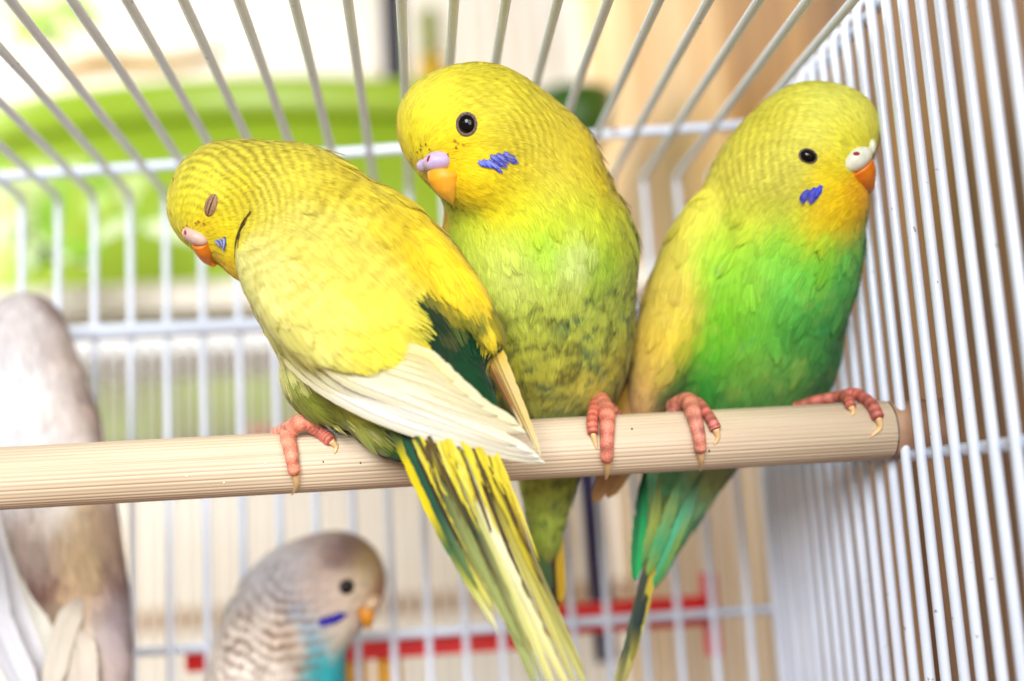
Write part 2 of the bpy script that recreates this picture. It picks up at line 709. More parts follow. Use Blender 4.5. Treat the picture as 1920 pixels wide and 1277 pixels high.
def grow_feathers(name, parent, shape, field, roots, L, W, m, lift=0.0003, base=0.00004, spot_rgb=None, tilt=0.10, jit=0.05, rootmix=0.5, spotscale=170, dirs=None, st=5, rgb=None, tipjit=0.10):
    """contour feathers, each a spray of m fine barbs that fan out to a rounded tip"""
    N = len(roots)
    n = shape.grad(roots)
    t = field.flowdir(roots, n) if dirs is None else unit(dirs - n * (dirs * n).sum(-1, keepdims=True))
    ang = rng.normal(0, tilt, N)
    s = np.cross(n, t)
    t, s = t * np.cos(ang)[:, None] + s * np.sin(ang)[:, None], s * np.cos(ang)[:, None] - t * np.sin(ang)[:, None]
    L = np.broadcast_to(L, (N,)) * rng.uniform(0.88, 1.12, N)
    W = np.broadcast_to(W, (N,)) * rng.uniform(0.9, 1.1, N)
    b = (np.linspace(-1, 1, m)[None] + rng.normal(0, 0.8 / m, (N, m))).clip(-1.1, 1.1)
    t0 = rng.uniform(0.0, 0.22, (N, m))
    t1 = 1 - 0.42 * b ** 2 + rng.normal(0, tipjit, (N, m)) * 0.5
    f = np.linspace(0, 1, st)
    tt = t0[..., None] + (t1 - t0)[..., None] * f                       # N,m,st
    bb = b[..., None] * (0.45 + 0.55 * np.minimum(tt * 1.7, 1.0)) * (1 - 0.18 * np.clip(tt - 0.6, 0, 1) / 0.4)
    X = roots[:, None, None] + t[:, None, None] * (tt * L[:, None, None])[..., None] + s[:, None, None] * (bb * W[:, None, None] / 2)[..., None]
    hl = rng.uniform(0.7, 1.3, N)[:, None, None]
    h = base + lift * np.clip(tt, 0, 1.1) * hl - lift * 0.45 * bb ** 2 * np.clip(tt, 0, 1) + rng.normal(0, 0.000012, (N, m, 1))
    X = shape.project(X.reshape(-1, 3), np.maximum(h, 0.00001).ravel(), it=2)
    nn = shape.grad(X)
    cr = field.colour(roots)
    cv = field.colour(X).reshape(N, m, st, 3)
    c = cr[:, None, None] * rootmix + cv * (1 - rootmix)
    if rgb is not None:
        c = np.broadcast_to(rgb[:, None, None] if rgb.ndim == 2 else rgb, c.shape)
    c = c * (1 + rng.normal(0, jit, (N, 1, 1, 1))) * (1 + rng.normal(0, 0.075, (N, m, 1, 1)))
    # feather tips a touch paler, as the vanes thin out
    pale = (0.30 * np.clip(tt - 0.72, 0, 1) / 0.28)[..., None]
    c = c * (1 - pale) + np.minimum(c * 1.25 + 0.03, 1) * pale
    if spot_rgb is not None:
        sp = field.spots(roots)[:, None, None]
        xs = X.reshape(N, m, st, 3)
        z = vnoise(xs * np.array([1, 1, 1.9]), spotscale) * 0.55 + vnoise(xs * np.array([1.2, 1.2, 1.5]) + 9, spotscale * 2.4) * 0.45
        a = np.clip((z - 0.66 + 0.26 * sp) * 5.5, 0, 1) * np.clip(sp * 1.4, 0, 1) * (0.55 + 0.45 * np.clip(tt * 2 - 0.4, 0, 1))
        a = (a * (0.6 + 0.4 * rng.random((N, m, 1))))[..., None]
        q = np.clip((vnoise(xs + 21, spotscale * 0.6) - 0.45) * 5, 0, 1)[..., None]
        srgb = lin(*spot_rgb[0]) * q + lin(*spot_rgb[1]) * (1 - q)
        c = c * (1 - a) + srgb * a
    c = field.apply_bars(X, c.reshape(-1, 3))
    # ribbons: two edges per station
    XX = X.reshape(N * m, st, 3)
    T = unit(np.gradient(XX, axis=1))
    sd = unit(np.cross(nn.reshape(N * m, st, 3), T))
    wd = (np.repeat(W, m) / m * 0.80)[:, None] * np.array([0.9, 1.0, 0.95, 0.75, 0.22])[None] if st == 5 else np.full((N * m, st), 1e-4)
    roll = rng.normal(0, 0.00002, (N * m, 1, 1)) * nn.reshape(N * m, st, 3)
    VA = XX + sd * wd[..., None] + roll
    VB = XX - sd * wd[..., None] - roll
    V = np.stack([VA, VB], 2).reshape(-1, 3)
    nv = unit(nn + (rng.normal(0, 0.05, (N, m, 1, 3)) + rng.normal(0, 0.05, (N, 1, 1, 3)) + np.zeros((1, 1, st, 1))).reshape(-1, 3))
    nv = np.repeat(nv, 2, 0)
    c = np.repeat(c, 2, 0)
    k = np.arange(N * m)[:, None] * (st * 2) + np.arange(st - 1)[None] * 2
    faces = np.stack([k, k + 1, k + 3, k + 2], -1).reshape(-1, 4)
    return mesh_obj(name, V, faces, M_FEATHER, parent, col=c, normals=nv)


# ------------------------------------------------------------------ bird parts
def blade(name, parent, ctrl, width, stops, asym=0.5, cup=0.12, nl=34, facing=None, tip=0.75, stops2=None, fray=0.03, edge=None, point=2.2, start=0.35):
    """one long feather: ctrl = pixel points with depth along its shaft, width in pixels"""
    pts = spline([P(*c) for c in ctrl], nl)
    T = unit(np.gradient(pts, axis=0))
    face = unit(-F if facing is None else facing)
    nrm = unit(face - T * (T @ face)[:, None])
    side = np.cross(T, nrm)
    s = ((pts - CAM) @ F) / FPX
    t = np.linspace(0, 1, nl)
    prof = np.clip(start + 2.2 * t, 0, 1) * np.sqrt(np.clip(1 - np.clip((t - tip) / (1 - tip), 0, 1) ** point, 0.0, 1))
    prof = np.maximum(prof, 0.03)
    ws = np.array([-1, -0.7, -0.35, -0.06, 0, 0.06, 0.35, 0.7, 1.0])
    V, UVs, C = [], [], []
    ph = rng.random() * 10
    st = np.array([q[0] for q in stops])
    sr = np.array([lin(*q[1]) * 0.84 for q in stops])
    s2 = stops if stops2 is None else stops2
    st2 = np.array([q[0] for q in s2])
    sr2 = np.array([lin(*q[1]) * 0.84 for q in s2])
    for i in range(nl):
        fr = 1 + fray * math.sin(t[i] * 90 + ph) * math.sin(t[i] * 37 + ph) - (fray * 3 if rng.random() < 0.06 else 0)
        for a in ws:
            half = width * s[i] * prof[i] * (asym if a < 0 else 1 - asym) * (fr if abs(a) == 1 else 1)
            z = -cup * abs(a) ** 1.6 * width * s[i] * 0.5 + (0.035 * width * s[i] if a == 0 else 0)
            V.append(pts[i] + side[i] * a * half + nrm[i] * z)
            UVs.append((t[i] * 6 + ph, a * 0.5))
            A, B = (st, sr) if a <= 0 else (st2, sr2)
            c = np.array([np.interp(t[i], A, B[:, k]) for k in range(3)])
            if edge is not None and abs(a) >= 0.7:
                c = c * 0.35 + lin(*edge) * 0.65
            if a == 0:
                c = c * 0.9 + 0.03
            C.append(c)
    m = len(ws)
    fs = [(i * m + j, i * m + j + 1, (i + 1) * m + j + 1, (i + 1) * m + j) for i in range(nl - 1) for j in range(m - 1)]
    return mesh_obj(name, np.array(V), np.array(fs), M_WING if name == 'wing_feather' else M_BLADE, parent, col=np.array(C), uv=np.array(UVs))


PERCH_Y, PERCH_R = 0.2400, 0.0064
PERCH_Z = CAM[2] + 0.0129


def perch_pt(u, v, off=0.0):
    """point of the perch surface under a pixel; above its top edge: straight above its crest"""
    D = ray(u, v)
    r = PERCH_R + off
    a = D[1] ** 2 + D[2] ** 2
    b = -2 * (D[1] * PERCH_Y + D[2] * (PERCH_Z - CAM[2]))
    c = PERCH_Y ** 2 + (PERCH_Z - CAM[2]) ** 2 - r * r
    q = b * b - 4 * a * c
    if q < 0:
        t = -b / (2 * a)
        return CAM + D * t
    return CAM + D * ((-b - math.sqrt(q)) / (2 * a))


def toe(parent, px, r0, r1, claw, rgb=(228, 132, 108), off=None, name='toe'):
    """a scaled toe lying on the perch, and its claw"""
    s = PERCH_Y / FPX
    pts = []
    for q in px:
        if len(q) == 3:
            pts.append(P(*q))
        else:
            pts.append(perch_pt(*q, (r0 + r1) * 0.45 * s))
    n = 46
    C = spline(pts, n)
    t = np.linspace(0, 1, n)
    rad = (r0 + (r1 - r0) * t) * s
    rad = rad * (1 + 0.03 * np.abs(np.sin(t * 22 + 1.2 * np.sin(t * 9 + r0))) + 0.06 * np.sin(t * 7 + r0))
    rad[-1] *= 0.55
    rad[-2] *= 0.85
    V, fs = tube_arrays(C, rad, 14)
    base = lin(*rgb)
    col = np.tile(base, (len(V), 1))
    ring = 0.5 + 0.5 * np.cos(np.repeat(t, 14) * 48)
    col = col * (0.86 + 0.24 * ring)[:, None]
    nz = vnoise(V, 700)[:, None]
    col = col * (0.60 + 0.72 * nz) + lin(240, 196, 164) * 0.16 * ring[:, None]
    o = mesh_obj(name, V, fs, M_SKIN, parent, col=col)
    cp = [C[-3]] + [P(*q) if len(q) == 3 else perch_pt(*q, 2.2 * s) for q in claw]
    cc = spline(cp, 16)
    k = np.linspace(0, 1, 16)
    tube('claw', cc, (r1 * 0.62 * (1 - k) ** 0.7 + 0.6) * s, M_CLAW, o, 10)
    return o


def lump(name, shape, h, mat, parent, col=None):
    lo, hi = shape.bounds(0.001)
    V, Q = surface_nets(shape, lo, hi, h)
    V = shape.project(V, 0, 2)
    return mesh_obj(name, V, Q, mat, parent, col=None if col is None else np.broadcast_to(col, V.shape))


def ellipsoid(name, c, axes, r, mat, parent, nu=24, nv=14):
    V, fs = [], []
    for i in range(nv + 1):
        th = math.pi * i / nv
        for j in range(nu):
            ph = 2 * math.pi * j / nu
            y = np.array([math.sin(th) * math.cos(ph), math.sin(th) * math.sin(ph), math.cos(th)]) * r
            V.append(np.asarray(c) + y @ np.asarray(axes))
    for i in range(nv):
        for j in range(nu):
            k = (j + 1) % nu
            fs.append((i * nu + j, (i + 1) * nu + j, (i + 1) * nu + k, i * nu + k))
    return mesh_obj(name, np.array(V), np.array(fs), mat, parent)


def frame_from(n, up=None):
    n = unit(n)
    up = U if up is None else up
    y = unit(up - n * (up @ n))
    return np.cross(y, n), y, n


def open_eye(parent, shape, u, v, r_px, ring_px, sink=0.45, squash=1.0, ang=0.0):
    x, n = shape.hit(u, v)
    s = ((x - CAM) @ F) / FPX
    a, b, n = frame_from(n)
    ca, sa = math.cos(math.radians(ang)), math.sin(math.radians(ang))
    a, b = a * ca + b * sa, b * ca - a * sa
    r = r_px * s
    e = ellipsoid('eye', x - n * r * 0.10, np.stack([a, b, n]), np.array([r * 1.06, r * 1.06 * squash, r * 0.72]), M_EYE, parent, 32, 20)
    rr, tr = ring_px * s, (ring_px - r_px) * s * 0.60
    V, fs = [], []
    nu, nv = 40, 10
    for i in range(nu):
        p = 2 * math.pi * i / nu
        d = a * math.cos(p) + b * math.sin(p) * squash
        for j in range(nv):
            q = 2 * math.pi * j / nv
            k = tr * (1 + 0.12 * math.sin(i * 2.1) * math.sin(i * 0.7))
            V.append(x + n * (0.0001 + k * 0.75 * math.sin(q)) + d * (rr - tr + k * math.cos(q)))
    for i in range(nu):
        for j in range(nv):
            fs.append((i * nv + j, ((i + 1) % nu) * nv + j, ((i + 1) % nu) * nv + (j + 1) % nv, i * nv + (j + 1) % nv))
    mesh_obj('eye_ring', np.array(V), np.array(fs), M_RING, e)
    return x, n


def sleeping_eye(parent, shape, u, v, ru, rv, ang):
    x, n = shape.hit(u, v)
    s = ((x - CAM) @ F) / FPX
    a, b, n = frame_from(n)
    t = math.radians(ang)
    a, b = a * math.cos(t) + b * math.sin(t), b * math.cos(t) - a * math.sin(t)
    e = ellipsoid('closed_eye', x - n * ru * s * 0.3, np.stack([a, b, n]), np.array([ru, rv, ru * 0.8]) * s, M_LID, parent, 32, 18)
    k = np.linspace(-0.86, 0.86, 20)
    for dx, wd in ((0.10, 1.4), (-0.42, 0.6)):
        pts = []
        for q in k:
            aa = dx * math.cos(q * 1.3)
            z = math.sqrt(max(1 - q * q - aa * aa, 0.02))
            pts.append(x - n * ru * s * 0.3 + b * q * rv * s + a * aa * ru * s + n * z * ru * 0.8 * s)
        tube('lid_slit', pts, wd * s * (1 - 0.7 * np.abs(k)), M_DARK, e, 8)


def flecks(parent, S, fld, pts, rgb):
    """tiny dirt-brown feather tips"""
    x = np.array([S.hit(u, v)[0] for u, v in pts])
    o = grow_feathers('fleck', parent, S, fld, x, 0.0008, 0.0005, 3, lift=0.0002, base=0.0002, rgb=lin(*rgb), tilt=0.6, jit=0.2)
    o['kind'] = 'stuff'


def make_bird(name, label, prims, paints, flows, bars, head, spot_rgb=None, voxel=0.0010, head_size=(0.0030, 0.0019), body_size=(0.0062, 0.0046), fine=1.0, group=None, regions=(), barbs=12, keepback=False, spotscale=170, sharp=1.0, rootmix=0.5, loose=0.07):
    root = empty(name, label, 'bird', group)
    S = Shape()
    for p in prims:
        getattr(S, p[0])(*p[1], **(p[2] if len(p) > 2 else {}))
    fld = Field(S, sharp)
    fld.paint(paints)
    fld.flow(flows)
    for b in bars:
        fld.bar(*b[0], **b[1])
    lo, hi = S.bounds()
    V, Q = surface_nets(S, lo, hi, voxel)
    V = S.project(V, 0, 2)
    col = fld.apply_bars(V, fld.colour(V)) * 0.9
    body = mesh_obj('body', V, Q, M_BODY, root, col=col)
    hc = P(*head[:3])
    hr = head[3] * ((hc - CAM) @ F) / FPX

    def ishead(x):
        return np.clip(1.6 - np.linalg.norm(x - hc, axis=-1) / hr, 0, 1) ** 0.8 if len(x) else x[:, 0]

    def size(x, k):
        h = np.clip(1.7 * ishead(x), 0, 1)
        out = body_size[k] * (1 - h) + head_size[k] * h
        for ru, rv, rr, mul in regions:
            c, _ = S.hit(ru, rv)
            q = rr * ((c - CAM) @ F) / FPX
            out = out * (1 + (mul - 1) * np.exp(-(((x - c) ** 2).sum(-1) / q ** 2)))
        return out

    def keep(x):
        return keepback | ((S.grad(x) * unit(CAM - x)).sum(-1) > -0.45)

    pts = sample_surface(V, Q, lambda x: size(x, 1) * 0.46 / fine, keep)
    isH = ishead(pts) > 0.45
    for sel, nb, lf in ((isH, max(5, barbs // 2), 0.00016), (~isH, barbs, 0.00026)):
        if sel.sum():
            p = pts[sel]
            o = grow_feathers('plumage', body, S, fld, p, size(p, 0), size(p, 1), nb, spot_rgb=spot_rgb, spotscale=spotscale, rootmix=rootmix, lift=lf, tilt=0.07 if nb < barbs else 0.10)
            o['kind'] = 'stuff'
    # a few feathers stand off the rest
    p = pts[~isH]
    p = p[rng.random(len(p)) < loose]
    if len(p):
        o = grow_feathers('loose_feathers', body, S, fld, p, size(p, 0) * 1.1, size(p, 1) * 0.9, barbs, spot_rgb=spot_rgb, spotscale=spotscale, rootmix=0.8, lift=0.0008, base=0.0002, tilt=0.2, jit=0.08)
        o['kind'] = 'stuff'
    return root, body, S, fld


def cheek_patch(parent, body, S, fld, strokes, rgb1=(46, 56, 196), rgb2=(120, 136, 232)):
    """loose blue feathers lying over the cheek: strokes of (u0, v0, u1, v1, width)"""
    for (u0, v0, u1, v1, wd) in strokes:
        x0, x1 = S.hit(u0, v0)[0], S.hit(u1, v1)[0]
        s = ((x0 - CAM) @ F) / FPX
        L = np.linalg.norm(x1 - x0)
        for w_, rgb in ((1.0, rgb1), (0.55, rgb2)):
            m = 12 if w_ == 1.0 else 5
            grow_feathers('cheek_feather', parent, S, fld, x0[None], L * (1 if w_ == 1 else 0.8), wd * s * w_, m, lift=0.0004, base=0.00032 if w_ == 1 else 0.00042,
                          dirs=(x1 - x0)[None], tilt=0.0, rgb=lin(*rgb), jit=0.1)


def cere_and_beak(parent, lobes, nostril, beak, beak_rgb, tip_rgb, cere_rgb, S, off=0.0):
    """lobes: (u,v,d,ru,rv,rd,ang); nostril: (u,v,r); beak: list of (u,v,d,half width,half depth)"""
    C = Shape()
    for l in lobes:
        C.ball(*l, k=10)
    m = mat_plain('cere', cere_rgb, 0.38, 0.45, noise=tuple(int(c * 0.93) for c in cere_rgb), bump=0.15, scale=500, sub=0.3)
    c = lump('cere', C, 0.00028, m, parent)
    for (u, v, ru, rv, ang) in nostril:
        x, n = C.hit(u, v)
        s = ((x - CAM) @ F) / FPX
        a, b, n = frame_from(n)
        t = math.radians(ang)
        a, b = a * math.cos(t) + b * math.sin(t), b * math.cos(t) - a * math.sin(t)
        ellipsoid('nostril', x - n * 0.00012, np.stack([a, b, n]), np.array([ru * s, rv * s, 0.0002]), M_NOSTRIL, c, 16, 8)
    pts = spline([P(*q[:3]) for q in beak], 30)
    hw = np.interp(np.linspace(0, 1, 30), np.linspace(0, 1, len(beak)), [q[3] for q in beak])
    hd = np.interp(np.linspace(0, 1, 30), np.linspace(0, 1, len(beak)), [q[4] for q in beak])
    T = unit(np.gradient(pts, axis=0))
    V = []
    n = 24
    col = []
    for i in range(30):
        s = ((pts[i] - CAM) @ F) / FPX
        e3 = unit(-F - T[i] * (-F @ T[i]))
        e2 = np.cross(T[i], e3)
        for j in range(n):
            p = 2 * math.pi * j / n
            ridge = 1 + 0.14 * max(math.sin(p), 0) ** 6
            V.append(pts[i] + (e2 * math.cos(p) * hw[i] + e3 * math.sin(p) * hd[i] * ridge) * s)
            k = (i / 29) ** 1.5
            col.append(lin(*beak_rgb) * (1 - k) + lin(*tip_rgb) * k)
    fs = [(i * n + j, i * n + (j + 1) % n, (i + 1) * n + (j + 1) % n, (i + 1) * n + j) for i in range(29) for j in range(n)]
    fs.append(tuple(range(n))[::-1])
    fs.append(tuple(29 * n + j for j in range(n)))
    mb, nt, b = mat_new('beak_horn')
    at = nt.nodes.new('ShaderNodeVertexColor')
    at.layer_name = 'Col'
    tc = nt.nodes.new('ShaderNodeTexCoord')
    nz = nt.nodes.new('ShaderNodeTexNoise')
    nz.inputs['Scale'].default_value = 420
    nz.inputs['Detail'].default_value = 4
    nt.links.new(tc.outputs['Object'], nz.inputs['Vector'])
    mx = nt.nodes.new('ShaderNodeMix')
    mx.data_type = 'RGBA'
    mx.blend_type = 'MULTIPLY'
    rm = nt.nodes.new('ShaderNodeMapRange')
    rm.inputs['To Min'].default_value = 0.75
    rm.inputs['To Max'].default_value = 1.2
    nt.links.new(nz.outputs['Fac'], rm.inputs['Value'])
    mx.inputs[0].default_value = 1.0
    nt.links.new(at.outputs['Color'], mx.inputs[6])
    nt.links.new(rm.outputs['Result'], mx.inputs[7])
    nt.links.new(mx.outputs[2], b.inputs['Base Color'])
    b.inputs['Roughness'].default_value = 0.5
    b.inputs['Subsurface Weight'].default_value = 0.35
    b.inputs['Subsurface Radius'].default_value = (1.0, 0.5, 0.1)
    b.inputs['Subsurface Scale'].default_value = 0.0015
    return mesh_obj('beak', np.array(V), fs, mb, parent, col=np.array(col))


def frame_part(name, parent):
    o = bpy.data.objects.new(name, None)
    COL.objects.link(o)
    o.parent = parent
    return o



# ------------------------------------------------------------------ setting behind the cage
def px(d):
    return d / FPX


M_WALL = mat_plain('white_wall', (246, 240, 230), 0.8, 0.2, noise=(236, 224, 206), scale=5)
V, fs = box_arrays((-1.6, 1.55, -0.5), (0.62, 1.6, 1.7))
tag(mesh_obj('wall', V, fs, M_WALL, smooth=False), kind='structure')

# wooden cupboard side standing just outside the cage's right wall
M_WOOD = mat_wood('honey_wood', (122, 80, 40), (184, 134, 72), 'Z', 16)
M_WOOD2 = mat_wood('honey_wood_dark', (104, 66, 36), (160, 112, 60), 'Z', 20)
M_BEIGE = mat_wood('beige_wood', (206, 160, 100), (236, 210, 164), 'Z', 9)
cup = empty('wooden_cupboard', 'honey brown wooden cupboard side standing behind the right wire wall', 'cupboard')
for i, (y0, y1) in enumerate(((0.06, 0.205), (0.207, 0.34), (0.342, 0.50), (0.502, 0.66), (0.662, 0.84))):
    box('plank', (0.150 + 0.0015 * (i % 2), y0, -0.2), (0.172, y1, 0.75), M_BEIGE if i > 2 else (M_WOOD2 if i % 2 else M_WOOD), cup, 0.002)
box('back_post', (0.148, 0.8415, -0.2), (0.185, 0.875, 0.75), M_BEIGE, cup, 0.003)

# pale door post behind
M_PALE = mat_plain('pale_paint', (244, 236, 230), 0.6, 0.3, noise=(236, 222, 210), scale=8)
o = box('door_post', (0.165, 0.95, -0.4), (0.262, 1.02, 1.2), M_PALE, None, 0.004)
tag(o, 'pale cream door post standing behind the roof wires, right of the green tub', 'post')

# green oval tub seen from below
M_GREEN = mat_plain('lime_plastic', (156, 182, 48), 0.4, 0.4, noise=(140, 170, 42), scale=9, sub=0.1)
M_GREEN2 = mat_plain('lime_plastic_rim', (144, 174, 40), 0.35, 0.4)
tub = empty('green_tub', 'large lime green oval plastic tub above the back of the cage', 'tub')


def oval_lathe(name, c, prof, mat, parent, n=72):
    V, fs = [], []
    for (a, b, z) in prof:
        for j in range(n):
            p = 2 * math.pi * j / n
            V.append((c[0] + a * math.cos(p), c[1] + b * math.sin(p), c[2] + z))
    for i in range(len(prof) - 1):
        for j in range(n):
            k = (j + 1) % n
            fs.append((i * n + j, i * n + k, (i + 1) * n + k, (i + 1) * n + j))
    return mesh_obj(name, np.array(V), fs, mat, parent)


tc_ = P(515, 200, 0.70)
tcz = CAM[2] + 0.236
tcc = (tc_[0], 0.70, tcz)
oval_lathe('tub_body', tcc, [(0.0227, 0.012, -0.112), (0.1702, 0.085, -0.112), (0.1793, 0.092, -0.10), (0.1998, 0.104, -0.012), (0.1952, 0.100, -0.012), (0.1702, 0.084, -0.104), (0.0227, 0.012, -0.106)], M_GREEN, tub)
oval_lathe('tub_rim', tcc, [(0.1992, 0.1035, -0.016), (0.2043, 0.108, -0.017), (0.2066, 0.110, -0.012), (0.2077, 0.111, 0.0), (0.2054, 0.109, 0.004), (0.1975, 0.102, 0.004), (0.1935, 0.0985, -0.002), (0.1935, 0.0985, -0.012), (0.1986, 0.103, -0.016)], M_GREEN2, tub)

# things standing in the tub
M_NAVY = mat_plain('navy_plastic', (10, 12, 36), 0.4, 0.4)
M_ORANGE = mat_plain('orange_label', (222, 150, 62), 0.5, 0.3, noise=(206, 120, 44), scale=30)
M_YG = mat_plain('yellow_bag', (224, 178, 40), 0.5, 0.3, noise=(120, 120, 40), scale=26)


def cyl_thing(name, u, d, z0, z1, r_px, mat, label, cat, neck=None, capmat=None):
    c = P(u, 60, d)
    r = r_px * px(d)
    pr = [(r * 0.3, r * 0.3, z0 - c[2]), (r * 0.95, r * 0.95, z0 - c[2]), (r, r, z0 - c[2] + 0.006), (r, r, (z1 - z0) * 0.8 + z0 - c[2]), (r * (neck or 0.95), r * (neck or 0.95), z1 - c[2]), (r * 0.2, r * 0.2, z1 - c[2] + 0.002)]
    e = empty(name, label, cat)
    oval_lathe('shell', (c[0], d, c[2]), pr, mat, e, 32)
    if capmat:
        q = r * (neck or 0.95) * 0.8
        oval_lathe('cap', (c[0], d, z1), [(q, q, 0.0025), (q, q, 0.03), (q * 0.9, q * 0.9, 0.034), (q * 0.1, q * 0.1, 0.035)], capmat, e, 24)
    return e


cyl_thing('handle_post', 737, 0.66, tcz - 0.10, tcz + 0.16, 25, M_NAVY, 'dark navy post rising out of the green tub', 'post')
cyl_thing('orange_bottle', 683, 0.75, tcz - 0.10, tcz + 0.040, 30, M_ORANGE, 'orange bottle left of the dark post in the green tub', 'bottle', 0.6, M_PALE)
cyl_thing('yellow_bottle', 806, 0.74, tcz - 0.10, tcz + 0.075, 38, M_YG, 'yellow and olive bottle right of the dark post in the green tub', 'bottle', 0.7, mat_plain('olive_cap', (120, 128, 40)))

M_DKGREEN = mat_plain('dark_green_plain', (46, 84, 18), 0.4, 0.4)  # dark green rounded form at the right end of the tub
gp = P(1078, 214, 0.60)
e = empty('dark_green_form', 'dark green rounded form just right of the middle bird head, beside the lime tub', 'form')
oval_lathe('form_wall', (gp[0], 0.60, gp[2] - 0.008), [(0.003, 0.003, -0.014), (0.010, 0.010, -0.014), (0.018, 0.018, -0.005), (0.0225, 0.0225, 0.018), (0.0215, 0.0215, 0.018), (0.017, 0.017, -0.003), (0.003, 0.003, -0.010)], M_DKGREEN, e, 32)
box('foot_post', (gp[0] - 0.003, 0.597, tcz - 0.113), (gp[0] + 0.003, 0.603, gp[2] - 0.0223), M_DKGREEN, e, 0.001)
# shelf that carries the tub, and the pale cage under it
M_CREAM = mat_plain('cream_plastic', (232, 226, 214), 0.5, 0.3)
M_OLIVE = mat_plain('olive_box', (150, 170, 50), 0.6, 0.3, noise=(110, 92, 40), scale=18)
sh = box('shelf_board', (-0.45, 0.56, tcz - 0.128), (0.142, 0.86, tcz - 0.1135), M_CREAM, None, 0.002)
tag(sh, 'cream shelf board under the green tub', 'shelf')
ob = box('olive_box', (P(120, 540, 0.60)[0], 0.60, tcz - 0.190), (P(560, 540, 0.60)[0], 0.70, tcz - 0.157), M_OLIVE, None, 0.003)
tag(ob, 'olive green box seen between the back wires left of the closed-eyed bird', 'box')

# second cage further back: white frame and fine white wires
M_FAR = mat_plain('far_white_wire', (240, 240, 238), 0.4, 0.3)
M_TAN = mat_plain('tan_wood', (206, 170, 122), 0.6, 0.2, noise=(186, 142, 92), scale=12)
far = empty('second_cage', 'white wire cage standing behind, below the green tub', 'cage')
fy = 0.78
for i in range(62):
    x = -0.15 + i * 0.0047
    tube('wire', [(x, 0.44, 0.03), (x, 0.44, 0.2), (x, 0.44, 0.322)], 0.00085, M_FAR, far, 6)
box('rail', (-0.16, 0.4415, 0.318), (0.145, 0.4435, 0.326), M_FAR, far, 0.0005)
for z in (0.195, 0.285, 0.352):
    box('rail', (-0.37, fy - 0.006, z - 0.008), (0.19, fy - 0.002, z + 0.004), M_TAN if z < 0.3 else M_CREAM, far, 0.001)
# another far cage above, behind the tub
far2 = empty('upper_cage', 'white wire cage standing against the wall above the green tub', 'cage')
for i in range(60):
    x = -0.62 + i * 0.019
    if x < 0.2:
        tube('wire', [(x, 1.12, 0.35), (x, 1.12, 0.6), (x, 1.12, 0.95)], 0.0022, M_FAR, far2, 6)
for z in (0.36, 0.94):
    box('rail', (-0.63, 1.113, z), (0.16, 1.117, z + 0.008), M_FAR, far2, 0.001)
M_PBROWN = mat_plain('branch_bark', (176, 150, 80), 0.8, 0.1, noise=(140, 104, 60), scale=14)
b0, b1, b2 = P(110, 138, 1.0), P(270, 122, 1.0), P(415, 100, 1.0)
tag(tube('branch', [b0, (b0 + b1) / 2 + np.array([0, 0, 0.006]), b1, (b1 + b2) / 2 + np.array([0, 0, -0.004]), b2], [0.007, 0.010, 0.009, 0.008, 0.006], M_PBROWN, None, 12), 'brownish olive perch branch in the far cage at upper left', 'branch')
M_OL2 = mat_plain('olive_leaf', (150, 158, 70), 0.6, 0.2, noise=(170, 176, 96), scale=20)

# leafy sprigs hanging at the left behind the back wires
M_LEAF = mat_plain('pale_leaf', (186, 214, 110), 0.5, 0.3, noise=(226, 240, 206), scale=30, sub=0.1)
M_LEAF2 = mat_plain('leaf_green', (136, 180, 50), 0.5, 0.3)


def leaf_arrays(c, t, n, L, W):
    t = unit(t)
    n = unit(n - t * (n @ t))
    s = np.cross(t, n)
    V = []
    for i in range(6):
        a = i / 5
        wd = math.sin(math.pi * min(a * 0.92 + 0.05, 1)) ** 0.8
        for b in (-1, 0, 1):
            V.append(c + t * L * a + s * b * W * 0.5 * wd + n * (0.12 * L * abs(b) * wd - 0.25 * L * a * a))
    f = [(i * 3 + j, i * 3 + j + 1, i * 3 + 4 + j, i * 3 + 3 + j) for i in range(5) for j in (0, 1)]
    return np.array(V), f


def sprig(name, stem_px, d, n, L, label):
    e = empty(name, label, 'plant')
    st = spline([P(u, v, dd) for u, v, dd in stem_px], 24)
    tube('stem', st, 0.0014, M_LEAF2, e, 6)
    for i in range(n):
        c = st[int((i + 0.5) / n * 23)]
        t = np.array([random.uniform(-1, 1), random.uniform(-0.6, 0.2), random.uniform(-0.9, 0.6)])
        Vv, ff = leaf_arrays(c, t, np.array([random.uniform(-.4, .4), -1, 0.5]), L * random.uniform(0.7, 1.2), L * 0.45)
        m = mesh_obj('leaf', Vv, ff, M_LEAF if i % 3 else M_LEAF2, e)


sprig('leafy_sprig', [(-60, 300, 0.50), (40, 360, 0.50), (90, 450, 0.49), (60, 520, 0.49)], 0.5, 14, 0.03, 'pale green leafy sprig at the left edge behind the back wires')
sprig('leafy_sprig', [(180, 320, 0.52), (240, 380, 0.52), (270, 440, 0.51)], 0.52, 9, 0.024, 'pale green leafy sprig behind the back wires beside the sleeping bird')
sprig('leafy_sprig', [(-40, 10, 0.9), (60, 20, 0.9), (150, -20, 0.9)], 0.9, 12, 0.05, 'olive green leaves in the top left corner behind the roof wires')

